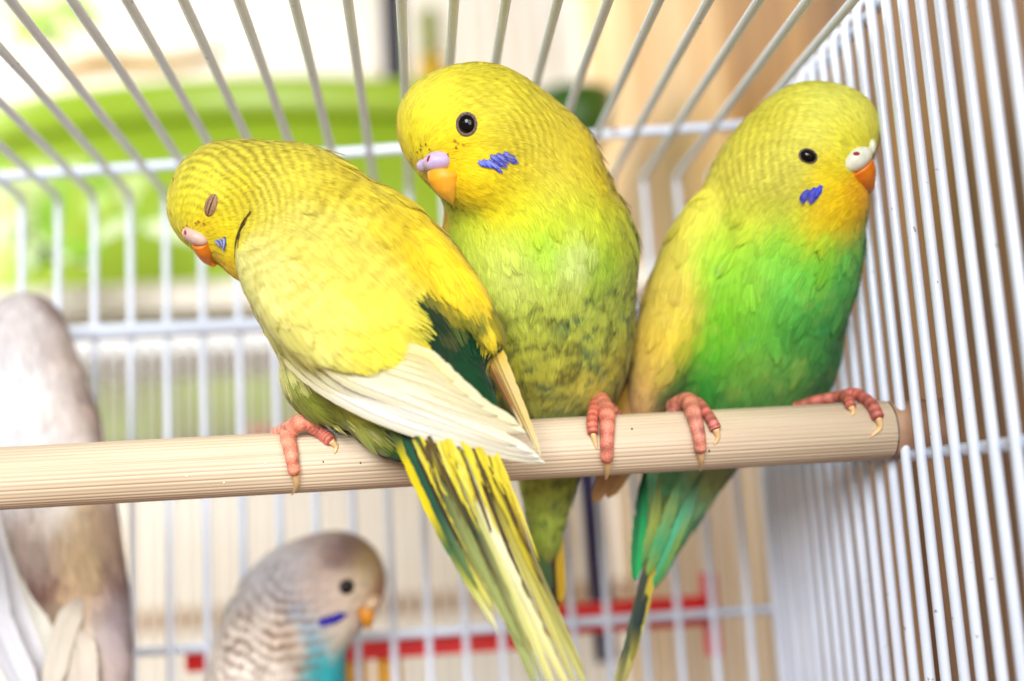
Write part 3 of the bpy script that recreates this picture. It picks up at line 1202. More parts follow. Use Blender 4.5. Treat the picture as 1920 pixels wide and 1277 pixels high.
# yellow pot and small wooden block under the shelf
M_YEL = mat_plain('yellow_plastic', (236, 196, 30), 0.4, 0.4)
M_TERRA = mat_plain('terracotta', (190, 110, 50), 0.7, 0.2)
yp = P(572, 760, 0.5)
e = empty('yellow_cup', 'yellow plastic cup behind the flank of the closed-eyed bird', 'cup')
oval_lathe('cup_wall', (yp[0] + 0.012, 0.5, yp[2]), [(0.002, 0.002, -0.012), (0.016, 0.016, -0.012), (0.017, 0.017, 0.0), (0.019, 0.019, 0.05), (0.0175, 0.0175, 0.05), (0.0155, 0.0155, 0.0), (0.002, 0.002, -0.008)], M_YEL, e, 32)
tp = P(545, 815, 0.46)
e = empty('terracotta_dish', 'orange brown dish on the far side of the perch behind the pink foot', 'dish')
oval_lathe('dish_wall', (tp[0], 0.46, tp[2]), [(0.002, 0.002, -0.008), (0.012, 0.012, -0.008), (0.0175, 0.0175, 0.004), (0.016, 0.016, 0.004), (0.002, 0.002, -0.005)], M_TERRA, e, 32)

# purple and yellow rods and the red rack just behind the back wall
M_PURPLE = mat_plain('purple_plastic', (34, 26, 84), 0.4, 0.4)
tag(tube('purple_rod', [P(1098, 860, 0.42), P(1112, 960, 0.42), P(1134, 1180, 0.42), P(1140, 1240, 0.42)], 0.0044, M_PURPLE, None, 16), 'dark purple rod behind the tails of the two right birds', 'rod')
tag(tube('yellow_rod', [P(1040, 860, 0.44), P(1052, 1000, 0.44), P(1060, 1150, 0.44)], 0.005, M_YEL, None, 16), 'yellow rod left of the purple rod behind the back wires', 'rod')
M_RED = mat_plain('red_plastic', (228, 24, 24), 0.4, 0.4)
M_AMBER = mat_plain('amber_plastic', (226, 164, 24), 0.35, 0.5)
rk = empty('red_rack', 'red plastic feeder rack with amber panels just behind the back wires', 'feeder')
RY = 0.352
zr = CAM[2] - 0.0335
xa, xb = P(345, 1230, RY)[0], P(1330, 1150, RY)[0]
xm = P(1000, 1180, RY)[0]
box('bar', (xa, RY, zr - 0.0078), (xm, RY + 0.006, zr - 0.0010), M_RED, rk, 0.001)
box('bar', (xm + 0.0005, RY, zr - 0.0046), (xb - 0.0012, RY + 0.006, zr + 0.0044), M_RED, rk, 0.001)
for (u0, u1) in ((640, 690), (704, 752)):
    box('amber_panel', (P(u0, 1240, RY)[0], RY + 0.0012, zr - 0.030), (P(u1, 1240, RY)[0], RY + 0.0045, zr - 0.0080), M_AMBER, rk, 0.0008)
box('end_post', (xb - 0.001, RY - 0.0005, zr - 0.014), (xb + 0.0032, RY + 0.0065, zr + 0.011), M_RED, rk, 0.0008)

# ------------------------------------------------------------------ the cage
cage = empty('bird_cage', 'white wire bird cage seen from inside', 'cage')
BACK, XW = 0.336, 0.1037
ZR, ZW = CAM[2] + 0.1005, CAM[2] + 0.1105
WR = 0.00108
ZB = 0.10
for k in range(-9, 17):
    x = -0.0722 + 0.0104 * k
    jx, jz = random.gauss(0, 0.0003), random.gauss(0, 0.0003)
    pts = [(x + jx, 0.03, ZR + jz), (x, 0.15, ZR), (x + random.gauss(0, 0.0002), 0.25, ZR + random.gauss(0, 0.0002)), (x, BACK - 0.0035, ZR)]
    for a in (20, 45, 70, 90):
        t = math.radians(a)
        pts.append((x, BACK - 0.0035 + 0.0035 * math.sin(t), ZR - 0.0035 + 0.0035 * math.cos(t)))
    pts += [(x, BACK, 0.28), (x + random.gauss(0, 0.0002), BACK, 0.22), (x, BACK, ZB)]
    tube('wire', pts, WR, M_WIRE, cage, 12)
# rails: roof, back (two), right wall (top, middle)
RR = 0.00145
dz = WR + RR
tube('rail', [(-0.19, 0.3306, ZR + dz * 0.85), (0.0, 0.3076, ZR + dz * 0.85), (XW, 0.2950, ZR + dz * 0.85)], RR, M_WIRE, cage, 12)
tube('rail', [(-0.19, BACK - dz * 0.85, CAM[2] + 0.0588), (0.0, BACK - dz * 0.85, CAM[2] + 0.0588), (XW, BACK - dz * 0.85, CAM[2] + 0.0588)], 0.0024, M_WIRE, cage, 12)
tube('rail', [(-0.19, BACK + dz * 0.85, CAM[2] - 0.033), (0.0, BACK + dz * 0.85, CAM[2] - 0.033), (XW, BACK + dz * 0.85, CAM[2] - 0.033)], RR, M_WIRE, cage, 12)
tube('rail', [(XW + dz * 0.8, 0.04, CAM[2] + 0.0068), (XW + dz * 0.8, 0.2, CAM[2] + 0.0068), (XW + dz * 0.8, BACK, CAM[2] + 0.0078)], RR, M_WIRE, cage, 12)
tube('rail', [(XW + dz * 0.8, 0.04, ZW - 0.0045), (XW + dz * 0.8, 0.2, ZW - 0.0045), (XW + dz * 0.8, BACK, ZW - 0.0045)], RR, M_WIRE, cage, 12)
tube('corner_post', [(XW, BACK - 0.0005, ZB), (XW, BACK - 0.0005, 0.25), (XW, BACK - 0.0005, ZW)], 0.0020, M_WIRE, cage, 12)
# right wall wires, each hooked over the top rail
WW = 0.00112
y = 0.2361 - 0.0076 * 22
k = 0
while y < BACK - 0.005:
    jz = random.gauss(0, 0.0003)
    ja = random.gauss(0, 0.00025)
    pts = [(XW + ja, y, ZB), (XW + random.gauss(0, 0.00015), y + random.gauss(0, 0.0002), 0.2), (XW, y, 0.257), (XW, y, ZW - 0.006)]
    for a in (0, 35, 70, 105, 140):
        t = math.radians(a)
        pts.append((XW + 0.0021 - 0.0021 * math.cos(t), y, ZW - 0.0035 + jz + 0.0028 * math.sin(t)))
    wr = tube('wire', pts, WW, M_WIRE, cage, 12)
    if y > 0.15:
        c = np.array([XW + 0.0012, y + 0.0014, ZW - 0.0048])
        ellipsoid('rust_spot', c, np.eye(3), np.array([0.0011, 0.0009, 0.0008]) * random.uniform(0.6, 1.2), M_RUST, wr, 10, 6)
        ellipsoid('rust_spot', np.array([XW + 0.0006, y + WW * 0.9, CAM[2] + 0.0066]), np.eye(3), np.array([0.0005, 0.00035, 0.0005]) * random.uniform(0.5, 1.3), M_RUST, wr, 8, 5)
    y += 0.0076
    k += 1
# unseen floor tray with brown litter, added to tint the wire undersides brown
M_UNSEEN_TRAY = mat_plain('brown_bounce_litter', (150, 96, 52), 0.9, 0.1, noise=(110, 66, 34), scale=120)
box('unseen_tray', (-0.2, 0.02, 0.088), (XW + 0.004, BACK + 0.004, 0.0985), M_UNSEEN_TRAY, cage, 0.001)

# ------------------------------------------------------------------ ribbed perch
M_PERCH = mat_wood('pale_perch_plastic', (192, 170, 142), (214, 195, 168), 'X', 60)
M_PERCH.node_tree.nodes['Principled BSDF'].inputs['Roughness'].default_value = 0.5
perch = empty('perch', 'pale beige ribbed perch rod running across the cage', 'perch')


def ribbed(name, x0, x1, r, mat, n=336, ribs=44, depth=0.00011):
    th = np.linspace(0, 2 * math.pi, n, endpoint=False)
    amp = rng.uniform(0.25, 1.5, ribs)[(th / (2 * math.pi) * ribs).astype(int) % ribs]
    prof = r - depth * (0.5 - 0.5 * np.cos(th * ribs)) ** 2 * amp + 0.00003 * np.sin(th * 9 + 2)
    xs = np.linspace(x0, x1, 5)
    xs = np.concatenate([[x0, x0 + 0.0004], xs[1:-1], [x1 - 0.0004, x1]])
    V = []
    for i, x in enumerate(xs):
        q = prof - (0.0004 if i in (0, len(xs) - 1) else 0)
        V.append(np.stack([np.full(n, x), PERCH_Y + q * np.cos(th), PERCH_Z + q * np.sin(th)], 1))
    V = np.concatenate(V)
    fs = [(i * n + j, i * n + (j + 1) % n, (i + 1) * n + (j + 1) % n, (i + 1) * n + j) for i in range(len(xs) - 1) for j in range(n)]
    fs += [tuple(range(n))[::-1], tuple((len(xs) - 1) * n + j for j in range(n))]
    return mesh_obj(name, V, fs, mat, perch)


ribbed('rod', -0.16, XW - 0.0018, PERCH_R, M_PERCH)
M_ROD_SHADE = mat_plain('perch_end_shade', (182, 148, 122), 0.6, 0.2, noise=(156, 120, 94), scale=150)  # darker brown carries the shadow on the perch beyond the wires
oval_lathe('shaded_rod_end', (0, 0, 0), [], M_ROD_SHADE, perch) if False else None
pl = [(XW - 0.0017, 0.0062), (XW + 0.0004, 0.0063), (XW + 0.0112, 0.0063), (XW + 0.012, 0.0058)]
V, fs = [], []
for x, r in pl:
    for j in range(32):
        t = 2 * math.pi * j / 32
        V.append((x, PERCH_Y + r * math.cos(t), PERCH_Z + r * math.sin(t)))
for i in range(3):
    for j in range(32):
        fs.append((i * 32 + j, i * 32 + (j + 1) % 32, (i + 1) * 32 + (j + 1) % 32, (i + 1) * 32 + j))
fs.append(tuple(96 + j for j in range(32)))
mesh_obj('shaded_rod_end', np.array(V), fs, M_ROD_SHADE, perch)
for (u, v) in ((350, 892), (498, 868), (1330, 845), (1185, 805), (606, 866), (676, 868), (420, 905)):
    c = perch_pt(u, v, 0.00002)
    ellipsoid('speck', c, np.eye(3), np.array([0.0002, 0.00012, 0.0003]) * random.uniform(0.7, 1.3), M_RUST if u > 600 else M_PALE, perch, 8, 5)

# ------------------------------------------------------------------ bird 1: back to the viewer, eyes closed
YEL, PALE, BRT, OLV = (236, 214, 50), (242, 230, 120), (250, 222, 30), (150, 130, 24)
root, body, S, fld = make_bird(
    'budgie', 'yellow budgie with closed eyes, its barred back turned to the viewer', [
        ('ball', (442, 380, 0.231, 122, 116, 112)),
        ('ball', (408, 398, 0.231, 70, 48, 78), dict(k=36)),
        ('ball', (448, 460, 0.231, 34, 58, 60), dict(k=26)),
        ('ball', (560, 380, 0.229, 135, 108, 110), dict(ang=20, k=40)),
        ('seg', ((500, 335, 0.229), (835, 770, 0.222), 178, 140), dict(k=40)),
        ('seg', ((462, 430, 0.221), (722, 690, 0.2132), 102, 60), dict(k=12)),
        ('seg', ((690, 350, 0.226), (935, 660, 0.2170), 58, 60), dict(k=12)),
        ('ball', (612, 722, 0.2345, 95, 70, 90), dict(ang=40, k=26)),
        ('seg', ((640, 705, 0.2335), (790, 850, 0.2265), 62, 60), dict(k=22)),
        ('seg', ((800, 640, 0.221), (890, 900, 0.2155), 88, 52), dict(k=30)),
    ], [
        (350, 340, 60, (238, 220, 60)), (420, 290, 60, (228, 208, 60)), (480, 290, 60, (226, 206, 60)), (345, 400, 45, (244, 222, 40)),
        (440, 360, 50, (232, 208, 40)), (400, 450, 40, BRT), (430, 500, 40, (248, 206, 16)), (370, 420, 30, (250, 214, 30)),
        (500, 350, 60, (232, 212, 70)), (560, 320, 70, (228, 206, 60)), (640, 350, 70, (230, 204, 50)), (720, 420, 60, (232, 200, 36)),
        (560, 440, 80, (238, 222, 100)), (640, 430, 80, (236, 216, 80)), (500, 500, 60, (232, 220, 126)), (480, 560, 50, (236, 226, 138)),
        (560, 540, 80, (234, 220, 112)), (650, 520, 80, (234, 216, 80)), (560, 620, 70, (238, 226, 124)), (640, 610, 80, (240, 222, 70)),
        (735, 640, 40, (246, 220, 40)), (700, 570, 44, (242, 222, 60)), (735, 590, 26, (242, 220, 60)), (755, 520, 30, (238, 214, 60)), (520, 650, 50, (250, 240, 150)), (620, 680, 50, (242, 232, 136)),
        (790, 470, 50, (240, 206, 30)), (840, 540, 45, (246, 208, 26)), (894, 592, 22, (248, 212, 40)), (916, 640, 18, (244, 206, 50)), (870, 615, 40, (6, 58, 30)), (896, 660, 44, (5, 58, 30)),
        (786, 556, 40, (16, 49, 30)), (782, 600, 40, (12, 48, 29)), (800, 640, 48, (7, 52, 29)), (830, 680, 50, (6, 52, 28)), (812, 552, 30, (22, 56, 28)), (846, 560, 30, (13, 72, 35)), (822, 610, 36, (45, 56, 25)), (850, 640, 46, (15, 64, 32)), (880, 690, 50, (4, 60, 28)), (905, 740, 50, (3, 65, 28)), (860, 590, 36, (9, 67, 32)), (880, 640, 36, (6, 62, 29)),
        (835, 600, 18, (130, 104, 60)),
        (560, 725, 40, (142, 150, 54)), (600, 760, 40, (156, 166, 60)), (640, 760, 40, (206, 204, 70)), (670, 790, 40, (190, 190, 84)),
        (700, 800, 36, (120, 150, 50)), (730, 830, 36, (24, 120, 60)), (700, 840, 26, (120, 140, 130)), (640, 815, 30, (150, 160, 120)),
        (800, 840, 40, (200, 190, 40)), (860, 860, 40, (232, 214, 50)), (900, 880, 40, (236, 208, 40)),
    ], [
        (350, 370, 0.3, -1), (345, 420, -0.2, -1), (400, 300, 1, -0.6), (470, 280, 1, 0.0), (440, 360, 1, -0.25), (410, 440, 0.9, 0.4), (430, 500, 0.6, 0.8),
        (520, 330, 1, 0.25), (600, 330, 1, 0.5), (520, 420, 0.7, 0.6), (620, 430, 0.75, 0.7), (720, 420, 0.7, 0.8), (500, 540, 0.45, 0.9), (580, 580, 0.6, 0.8), (680, 580, 0.75, 0.7),
        (800, 500, 0.5, 0.9), (880, 600, 0.4, 1), (850, 640, 0.35, 1), (900, 740, 0.2, 1), (740, 650, 0.85, 0.5), (600, 680, 0.8, 0.55),
        (570, 730, 0.5, 0.9), (650, 780, 0.75, 0.7), (730, 830, 0.75, 0.7), (830, 850, 0.45, 0.9), (900, 880, 0.35, 1),
    ], [
        ((430, 320, 110, 15, 0.75, (128, 106, 16)), dict(origin=(362, 445), sharp=1.6)),
        ((560, 330, 110, 15, 0.5, (146, 124, 24)), dict(origin=(362, 445), sharp=1.4)),
        ((500, 420, 60, 14, 0.34, (160, 136, 30)), dict(origin=(362, 445), sharp=1.4)),
        ((660, 400, 130, 25, 0.62, (150, 124, 24)), dict(origin=(400, 300), sharp=1.6)),
        ((540, 500, 120, 26, 0.66, (184, 160, 56)), dict(origin=(440, 330), sharp=1.4)),
        ((600, 590, 120, 34, 0.42, (206, 182, 60)), dict(origin=(450, 380), sharp=1.8)),
        ((720, 500, 90, 28, 0.5, (160, 132, 30)), dict(origin=(440, 330), sharp=1.6)),
    ], (450, 385, 0.231, 150), head_size=(0.0030, 0.0017), body_size=(0.0066, 0.0046), regions=((590, 600, 140, 1.35), (700, 620, 90, 1.3), (860, 560, 80, 1.2)), barbs=18, sharp=3.2, rootmix=0.8)
B1 = root
sleeping_eye(root, S, 396, 385, 13.5, 24, -22)
for q in (((470, 396), (452, 430), (446, 466)), ((462, 410), (446, 446), (440, 486))):  # dark blades put the cheek-shoulder gap's shade and dark feather bases into colour
    blade('gap_shade_feather', root, [(*e_, (S, 0.0004)) for e_ in q], 9, [(0, (110, 84, 30)), (0.4, (52, 36, 18)), (1, (120, 96, 30))], tip=0.3, point=1.3, nl=26)
cere_and_beak(root, [(370, 446, (S, 0.0003), 21, 14, 15, 22), (354, 437, (S, 0.0002), 12, 12, 12, 10)], [(347, 436, 3, 5, 20)],
              [(375, 455, (S, 0.0004), 16, 15), (381, 469, (S, 0.0006), 16, 15), (391, 485, (S, 0.0006), 12, 12), (404, 499, (S, 0.0004), 4, 5)], (222, 124, 16), (232, 150, 40), (214, 178, 166), S)
cheek_patch(root, body, S, fld, [(404, 448, 420, 462, 10), (412, 444, 424, 466, 9), (422, 442, 424, 468, 8)], (90, 96, 186), (170, 180, 226))

CRM, WHT, TAN = (246, 236, 190), (250, 247, 232), (222, 190, 120)
flecks(root, S, fld, [(374, 418), (381, 421), (368, 421), (345, 428), (352, 425)], (176, 128, 40))
# left wing: long flight feathers, then shorter ones lying over them
wing1 = [
    ((492, 622), (740, 790, 0.2122), (1022, 868, 0.2115), 34, WHT), ((525, 640), (760, 782, 0.2117), (1014, 860, 0.2108), 34, WHT),
    ((545, 640), (770, 770, 0.2112), (1000, 850, 0.2102), 34, WHT), ((570, 640), (780, 760, 0.2108), (970, 836, 0.2098), 34, (248, 242, 214)),
    ((600, 640), (800, 750, 0.2103), (986, 812, 0.2094), 34, (248, 240, 206)), ((625, 640), (820, 742, 0.2099), (972, 798, 0.2090), 32, CRM),
    ((645, 635), (820, 728, 0.2096), (934, 780, 0.2087), 32, CRM), ((660, 630), (820, 714, 0.2094), (908, 762, 0.2085), 32, CRM),
    ((680, 622), (815, 700, 0.2092), (880, 742, 0.2084), 30, (246, 236, 180)), ((695, 614), (808, 686, 0.2091), (852, 716, 0.2084), 28, (246, 234, 170)),
    ((705, 606), (796, 670, 0.2092), (828, 694, 0.2086), 24, (246, 232, 160)),
]
for a, b, c, wd, rgb in wing1:
    blade('wing_feather', root, ((*a, (S, -0.0010)), (a[0] * 0.62 + b[0] * 0.38 - 14, a[1] * 0.62 + b[1] * 0.38 + 16, (S, 0.0006 if a[0] < 600 else -0.0007)), b, c), wd * 1.25, [(0, (250, 236, 130)), (0.3, (248, 240, 180)), (0.5, rgb), (1, rgb)], asym=0.6, cup=0.14, tip=0.72, start=0.1, nl=44, edge=(216, 206, 172))
# coverts: rows of broad soft feathers over the flight feather bases
rows, dirs = [], []
for r_, (n_, du, dv) in enumerate(((20, 0, 0), (17, -6, -34), (15, -10, -68))):
    for i in range(n_):
        t = (i + 0.5) / n_
        u, v = 484 + 246 * t + du + random.uniform(-4, 4), 604 + 32 * math.sin(t * 2.5) - 6 * t + dv + random.uniform(-5, 5)
        rows.append(S.hit(u, v)[0])
        dirs.append(R * (0.62 + 0.25 * t) - U * (0.8 - 0.25 * t))
o = grow_feathers('coverts', body, S, fld, np.array(rows), 0.0092, 0.0066, 26, lift=0.0011, dirs=np.array(dirs), tilt=0.05, jit=0.03, rootmix=0.8, tipjit=0.06)
o['kind'] = 'stuff'
# right wing edge
for a, b, b2, c, wd, rgb in [((866, 560), (908, 660, 0.2186), (944, 736, 0.2178), (978, 800, 0.2164), 26, (150, 104, 50)), ((884, 570), (922, 664, 0.2180), (962, 752, 0.2170), (1004, 842, 0.2150), 34, (216, 178, 104)), ((898, 580), (932, 668, 0.2174), (970, 756, 0.2164), (1012, 852, 0.2146), 30, (234, 204, 130))]:
    blade('wing_feather', root, ((*a, (S, 0.0003)), b, b2, c), wd, [(0, (244, 212, 50)), (0.3, (236, 200, 70)), (0.5, rgb), (0.8, rgb), (1, (246, 232, 180))], facing=-F - R * 0.4, cup=0.35, fray=0.10, start=0.8, asym=0.55, tip=0.15, point=1.15)
rows, dirs = [], []
for n_, du, dv in ((9, 4, -4), (8, -14, -14)):
    for i in range(n_):
        t = (i + 0.5) / n_
        u, v = 800 + 98 * t + du + random.uniform(-3, 3), 455 + 150 * t + dv + random.uniform(-5, 5)
        rows.append(S.hit(u, v)[0])
        dirs.append(R * 0.42 - U * 1.0)
o = grow_feathers('coverts', body, S, fld, np.array(rows), 0.0080, 0.0036, 20, lift=0.0009, dirs=np.array(dirs), tilt=0.05, jit=0.03, rootmix=0.8, tipjit=0.06)
o['kind'] = 'stuff'
# tail: many narrow feathers, ragged coverts over their bases
DG, DB, YL, CR, LG, OL = (24, 84, 56), (76, 56, 36), (246, 224, 26), (244, 238, 176), (176, 186, 110), (150, 146, 60)
tail = [
    ((752, 836), (822, 985), (936, 1190), 22, [(0, DG), (0.3, (96, 110, 44)), (0.42, YL), (0.62, YL), (0.74, (70, 120, 76)), (0.86, (214, 216, 96)), (1, (248, 244, 200))]),
    ((766, 840), (840, 990), (926, 1150), 18, [(0, DG), (0.35, (40, 80, 56)), (0.5, YL), (0.75, (236, 220, 50)), (1, (226, 224, 130))]),
    ((780, 846), (862, 1010), (962, 1186), 20, [(0, OL), (0.3, DB), (0.5, (240, 220, 40)), (0.8, (214, 210, 90)), (1, (240, 238, 180))]),
    ((794, 850), (878, 1020), (980, 1215), 18, [(0, DG), (0.4, (90, 92, 60)), (0.7, (150, 160, 90)), (1, LG)]),
    ((812, 854), (900, 1030), (1010, 1300), 26, [(0, OL), (0.3, (150, 150, 76)), (0.6, LG), (1, (186, 194, 122))]),
    ((826, 856), (912, 1030), (1022, 1290), 16, [(0, DB), (0.45, (84, 70, 46)), (0.7, (130, 136, 84)), (1, (190, 194, 120))]),
    ((846, 858), (934, 1040), (1046, 1310), 24, [(0, (230, 214, 70)), (0.4, (214, 214, 130)), (1, (238, 234, 150))]),
    ((862, 860), (950, 1060), (1080, 1322), 24, [(0, (220, 204, 70)), (0.25, CR), (0.6, (248, 244, 200)), (1, (236, 228, 140))]),
    ((876, 864), (958, 1050), (1064, 1300), 18, [(0, YL), (0.4, (240, 234, 140)), (1, (246, 240, 170))]),
    ((892, 866), (972, 1040), (1090, 1310), 16, [(0, DB), (0.3, (80, 60, 40)), (0.6, (196, 184, 80)), (1, (216, 210, 130))]),
    ((906, 868), (988, 1050), (1112, 1318), 20, [(0, YL), (0.3, (96, 76, 40)), (0.5, (230, 212, 50)), (0.75, (190, 186, 96)), (1, (216, 212, 134))]),
    ((920, 868), (994, 1040), (1100, 1270), 14, [(0, (230, 206, 44)), (0.5, (206, 186, 60)), (0.7, (140, 130, 70)), (1, (206, 200, 120))]),
    ((842, 860), (912, 1006), (990, 1140), 18, [(0, DB), (0.5, (70, 52, 40)), (0.75, (150, 140, 126)), (1, (244, 242, 232))]),
    ((914, 872), (966, 986), (1018, 1094), 14, [(0, DB), (0.5, (70, 48, 32)), (0.8, (224, 200, 40)), (1, (90, 70, 40))]),
    ((930, 868), (964, 955), (994, 1036), 12, [(0, (232, 204, 40)), (0.5, (230, 200, 40)), (1, (70, 50, 36))]),
    ((770, 846), (836, 990), (894, 1104), 16, [(0, (24, 90, 60)), (0.6, (40, 90, 66)), (1, (120, 140, 80))]),
]
for i, (a, b, c, wd, s1) in enumerate(tail):
    d0 = 0.2140 - 0.0005 * (i % 4) - 0.0010 * math.sin(min(i, 11) / 11 * 3.14)
    blade('tail_feather', root, ((a[0] - 34, a[1] - 66, (S, -0.003)), (*a, d0 + 0.0008), (*b, d0 - 0.0022), (*c, d0 - 0.0045)), wd * 1.0, s1, cup=0.35, nl=56, tip=0.7, fray=0.10, point=1.6)
for i, (u0, u1, v1) in enumerate(((786, 925, 1130), (806, 968, 1200), (830, 1000, 1225), (868, 1046, 1240), (888, 1060, 1262), (904, 1070, 1210), (918, 1050, 1150), (822, 960, 1120))):
    rgb = ((70, 52, 34), (40, 84, 56), (96, 84, 50), (120, 112, 60), (80, 60, 38), (206, 190, 60), (84, 64, 36), (44, 60, 40))[i]
    um = u0 + (u1 - u0) * 0.46
    blade('tail_feather', root, ((u0 - 20, 810, (S, -0.001)), (u0, 860, 0.2120), (um, 860 + (v1 - 860) * 0.5, 0.2098), (u1, v1, 0.2080)), 8, [(0, rgb), (0.7, rgb), (1, (200, 196, 120))], nl=50, tip=0.3, fray=0.15, point=1.3, cup=0.3)
for i in range(46):
    t = (i + 0.5) / 46
    u, v = 772 + 158 * t + random.uniform(-8, 8), 838 + 26 * t + random.uniform(-20, 8)
    ln = random.choice([50, 80, 110, 140, 190]) * random.uniform(0.85, 1.1)
    d = 0.2118 - 0.0008 * math.sin(t * 3.14) + random.uniform(-0.0003, 0.0003)
    rgb = random.choice([(240, 222, 50), (232, 214, 60), (222, 204, 50), (244, 230, 100), (240, 222, 60), (150, 140, 50), (96, 76, 40), (60, 100, 50) if t < 0.35 else (234, 214, 60)])
    blade('tail_covert', root, ((u - 22, v - 52, (S, -0.0012)), (u, v, d), (u + ln * 0.2 + random.uniform(-4, 4), v + ln * 0.5, d - 0.0010), (u + ln * 0.42 + random.uniform(-10, 10), v + ln, d - 0.0006)), random.uniform(6, 12), [(0, rgb), (1, tuple(min(255, int(q * 1.04)) for q in rgb))], nl=26, tip=0.2, fray=0.15, point=1.2)
# wisps of flank down over the perch
for i in range(22):
    t = (i + 0.5) / 22
    u, v = 610 + 120 * t + random.uniform(-8, 8), 790 + 34 * t + random.uniform(-12, 4)
    ln = random.uniform(26, 52)
    x0 = S.hit(u, v)[0][1]
    rgb = random.choice([(226, 216, 150), (206, 200, 110), (150, 160, 120), (120, 140, 130), (236, 226, 120), (170, 176, 70)])
    blade('flank_feather', root, ((u - 16, v - 16, (S, -0.0004)), (u, v, x0 - 0.0006), (u + ln * 0.7, v + ln * 0.62, x0 - 0.0012)), random.uniform(3, 6), [(0, rgb), (1, rgb)], nl=14, tip=0.2, fray=0.1, point=1.2)
# foot
toe(root, [(596, 792, 0.2340), (566, 792, 0.2335), (541, 812), (546, 850), (553, 892)], 17, 11, [(556, 910), (547, 929)], (232, 136, 108))
toe(root, [(580, 794, 0.2338), (604, 812), (622, 828)], 15, 10, [(630, 838), (627, 851)], (224, 116, 98))
toe(root, [(572, 792, 0.2352), (540, 802, 0.2372), (512, 816, 0.2395)], 14, 10, [(506, 822, 0.2420)], (230, 150, 124))

# ------------------------------------------------------------------ bird 2: facing the viewer, head turned left
root, body, S, fld = make_bird(
    'budgie', 'yellow and lime budgie in the middle, its open dark eye and blue cheek toward us', [
        ('ball', (896, 249, 0.2275, 140, 128, 128)),
        ('ball', (833, 228, 0.2255, 82, 78, 84), dict(k=36)),
        ('ball', (898, 338, 0.2255, 64, 62, 80), dict(k=40)),
        ('ball', (990, 335, 0.234, 140, 145, 125), dict(k=60)),
        ('seg', ((985, 330, 0.234), (1015, 850, 0.262), 188, 150), dict(k=60)),
        ('ball', (1020, 465, 0.239, 172, 140, 145), dict(k=60)),
        ('seg', ((1120, 300, 0.243), (1160, 760, 0.262), 42, 70), dict(k=30)),
        ('cone', ((1030, 790, 0.262), (1024, 1050, 0.268), 84, 16), dict(k=40)),
    ], [
        (780, 200, 60, (250, 232, 70)), (770, 260, 50, (250, 224, 20)), (850, 160, 60, (236, 216, 50)), (920, 150, 60, (228, 208, 40)), (830, 230, 50, (252, 226, 24)),
        (900, 200, 60, (228, 210, 60)), (980, 180, 60, (226, 206, 50)), (960, 240, 60, (230, 208, 50)), (1020, 230, 60, (226, 202, 50)), (900, 280, 50, (246, 214, 14)),
        (850, 300, 40, (250, 206, 10)), (880, 350, 50, (252, 208, 6)), (930, 380, 50, (246, 212, 14)), (960, 340, 50, (236, 206, 30)), (1030, 300, 60, (226, 202, 60)),
        (1090, 290, 50, (222, 192, 34)), (1130, 340, 40, (218, 190, 30)), (1060, 350, 60, (222, 200, 50)), (830, 405, 30, (236, 190, 20)),
        (880, 420, 50, (208, 216, 40)), (980, 410, 60, (196, 214, 30)), (1080, 400, 60, (190, 204, 34)), (1160, 420, 40, (190, 190, 44), 0.4),
        (845, 480, 30, (70, 176, 40)), (900, 480, 50, (214, 222, 80)), (960, 500, 50, (224, 228, 120)), (1030, 470, 40, (164, 220, 30)), (1075, 480, 36, (226, 228, 150)), (1130, 490, 40, (160, 200, 50), 0.4), (1180, 520, 36, (170, 184, 80), 0.55),
        (900, 550, 50, (204, 210, 70), 0.5), (980, 560, 50, (206, 214, 80), 0.6), (1060, 550, 50, (204, 212, 80), 0.65), (1140, 570, 50, (196, 204, 80), 0.7), (1190, 600, 36, (186, 180, 60), 0.45),
        (940, 620, 60, (168, 172, 48), 0.95), (1020, 630, 60, (172, 176, 56), 1.05), (1100, 620, 60, (180, 182, 60), 0.85), (1170, 660, 40, (176, 160, 44), 0.4),
        (960, 690, 60, (186, 174, 48), 0.75), (1040, 700, 60, (192, 172, 54), 0.75), (1120, 700, 50, (196, 176, 64), 0.55), (1160, 740, 40, (150, 130, 60), 0.2),
        (970, 770, 40, (110, 126, 70), 0.8), (1050, 770, 40, (116, 132, 80), 0.8), (1010, 735, 40, (150, 146, 60), 0.8),
        (1000, 910, 50, (190, 196, 80), 0.6), (1050, 920, 50, (160, 166, 70), 0.6), (1010, 980, 50, (176, 200, 70), 0.5), (1030, 1040, 40, (120, 108, 56), 0.4),
    ], [
        (790, 200, 0.6, -1), (765, 250, 0.1, -1), (850, 150, 1, -0.4), (930, 150, 1, 0.2), (850, 250, 0.9, -0.4), (920, 250, 1, 0.1), (1000, 200, 1, 0.6), (880, 330, 0.9, 0.5), (850, 380, 0.4, 1), (960, 330, 1, 0.4),
        (1060, 280, 0.7, 0.8), (1130, 350, 0.4, 1), (900, 430, 0.1, 1), (1000, 430, 0.1, 1), (1100, 450, 0.1, 1), (920, 560, 0.1, 1), (1040, 560, 0.0, 1), (1160, 560, 0.0, 1), (950, 700, 0.1, 1), (1080, 700, -0.1, 1), (1010, 900, 0.0, 1), (1020, 1000, 0, 1),
    ], [
        ((990, 220, 90, 14, 0.5, (150, 130, 20)), dict(origin=(830, 310), sharp=1.5)),
        ((900, 165, 60, 15, 0.42, (150, 128, 20)), dict(origin=(830, 310), sharp=1.6)),
        ((970, 280, 70, 13, 0.34, (160, 140, 30)), dict(origin=(830, 310), sharp=1.4)),
    ], (905, 270, 0.2275, 165), spot_rgb=((50, 92, 70), (92, 88, 38)), spotscale=360, head_size=(0.0030, 0.0018), body_size=(0.0052, 0.0034), barbs=18)
open_eye(root, S, 875, 233, 15.5, 20.5, squash=1.12)
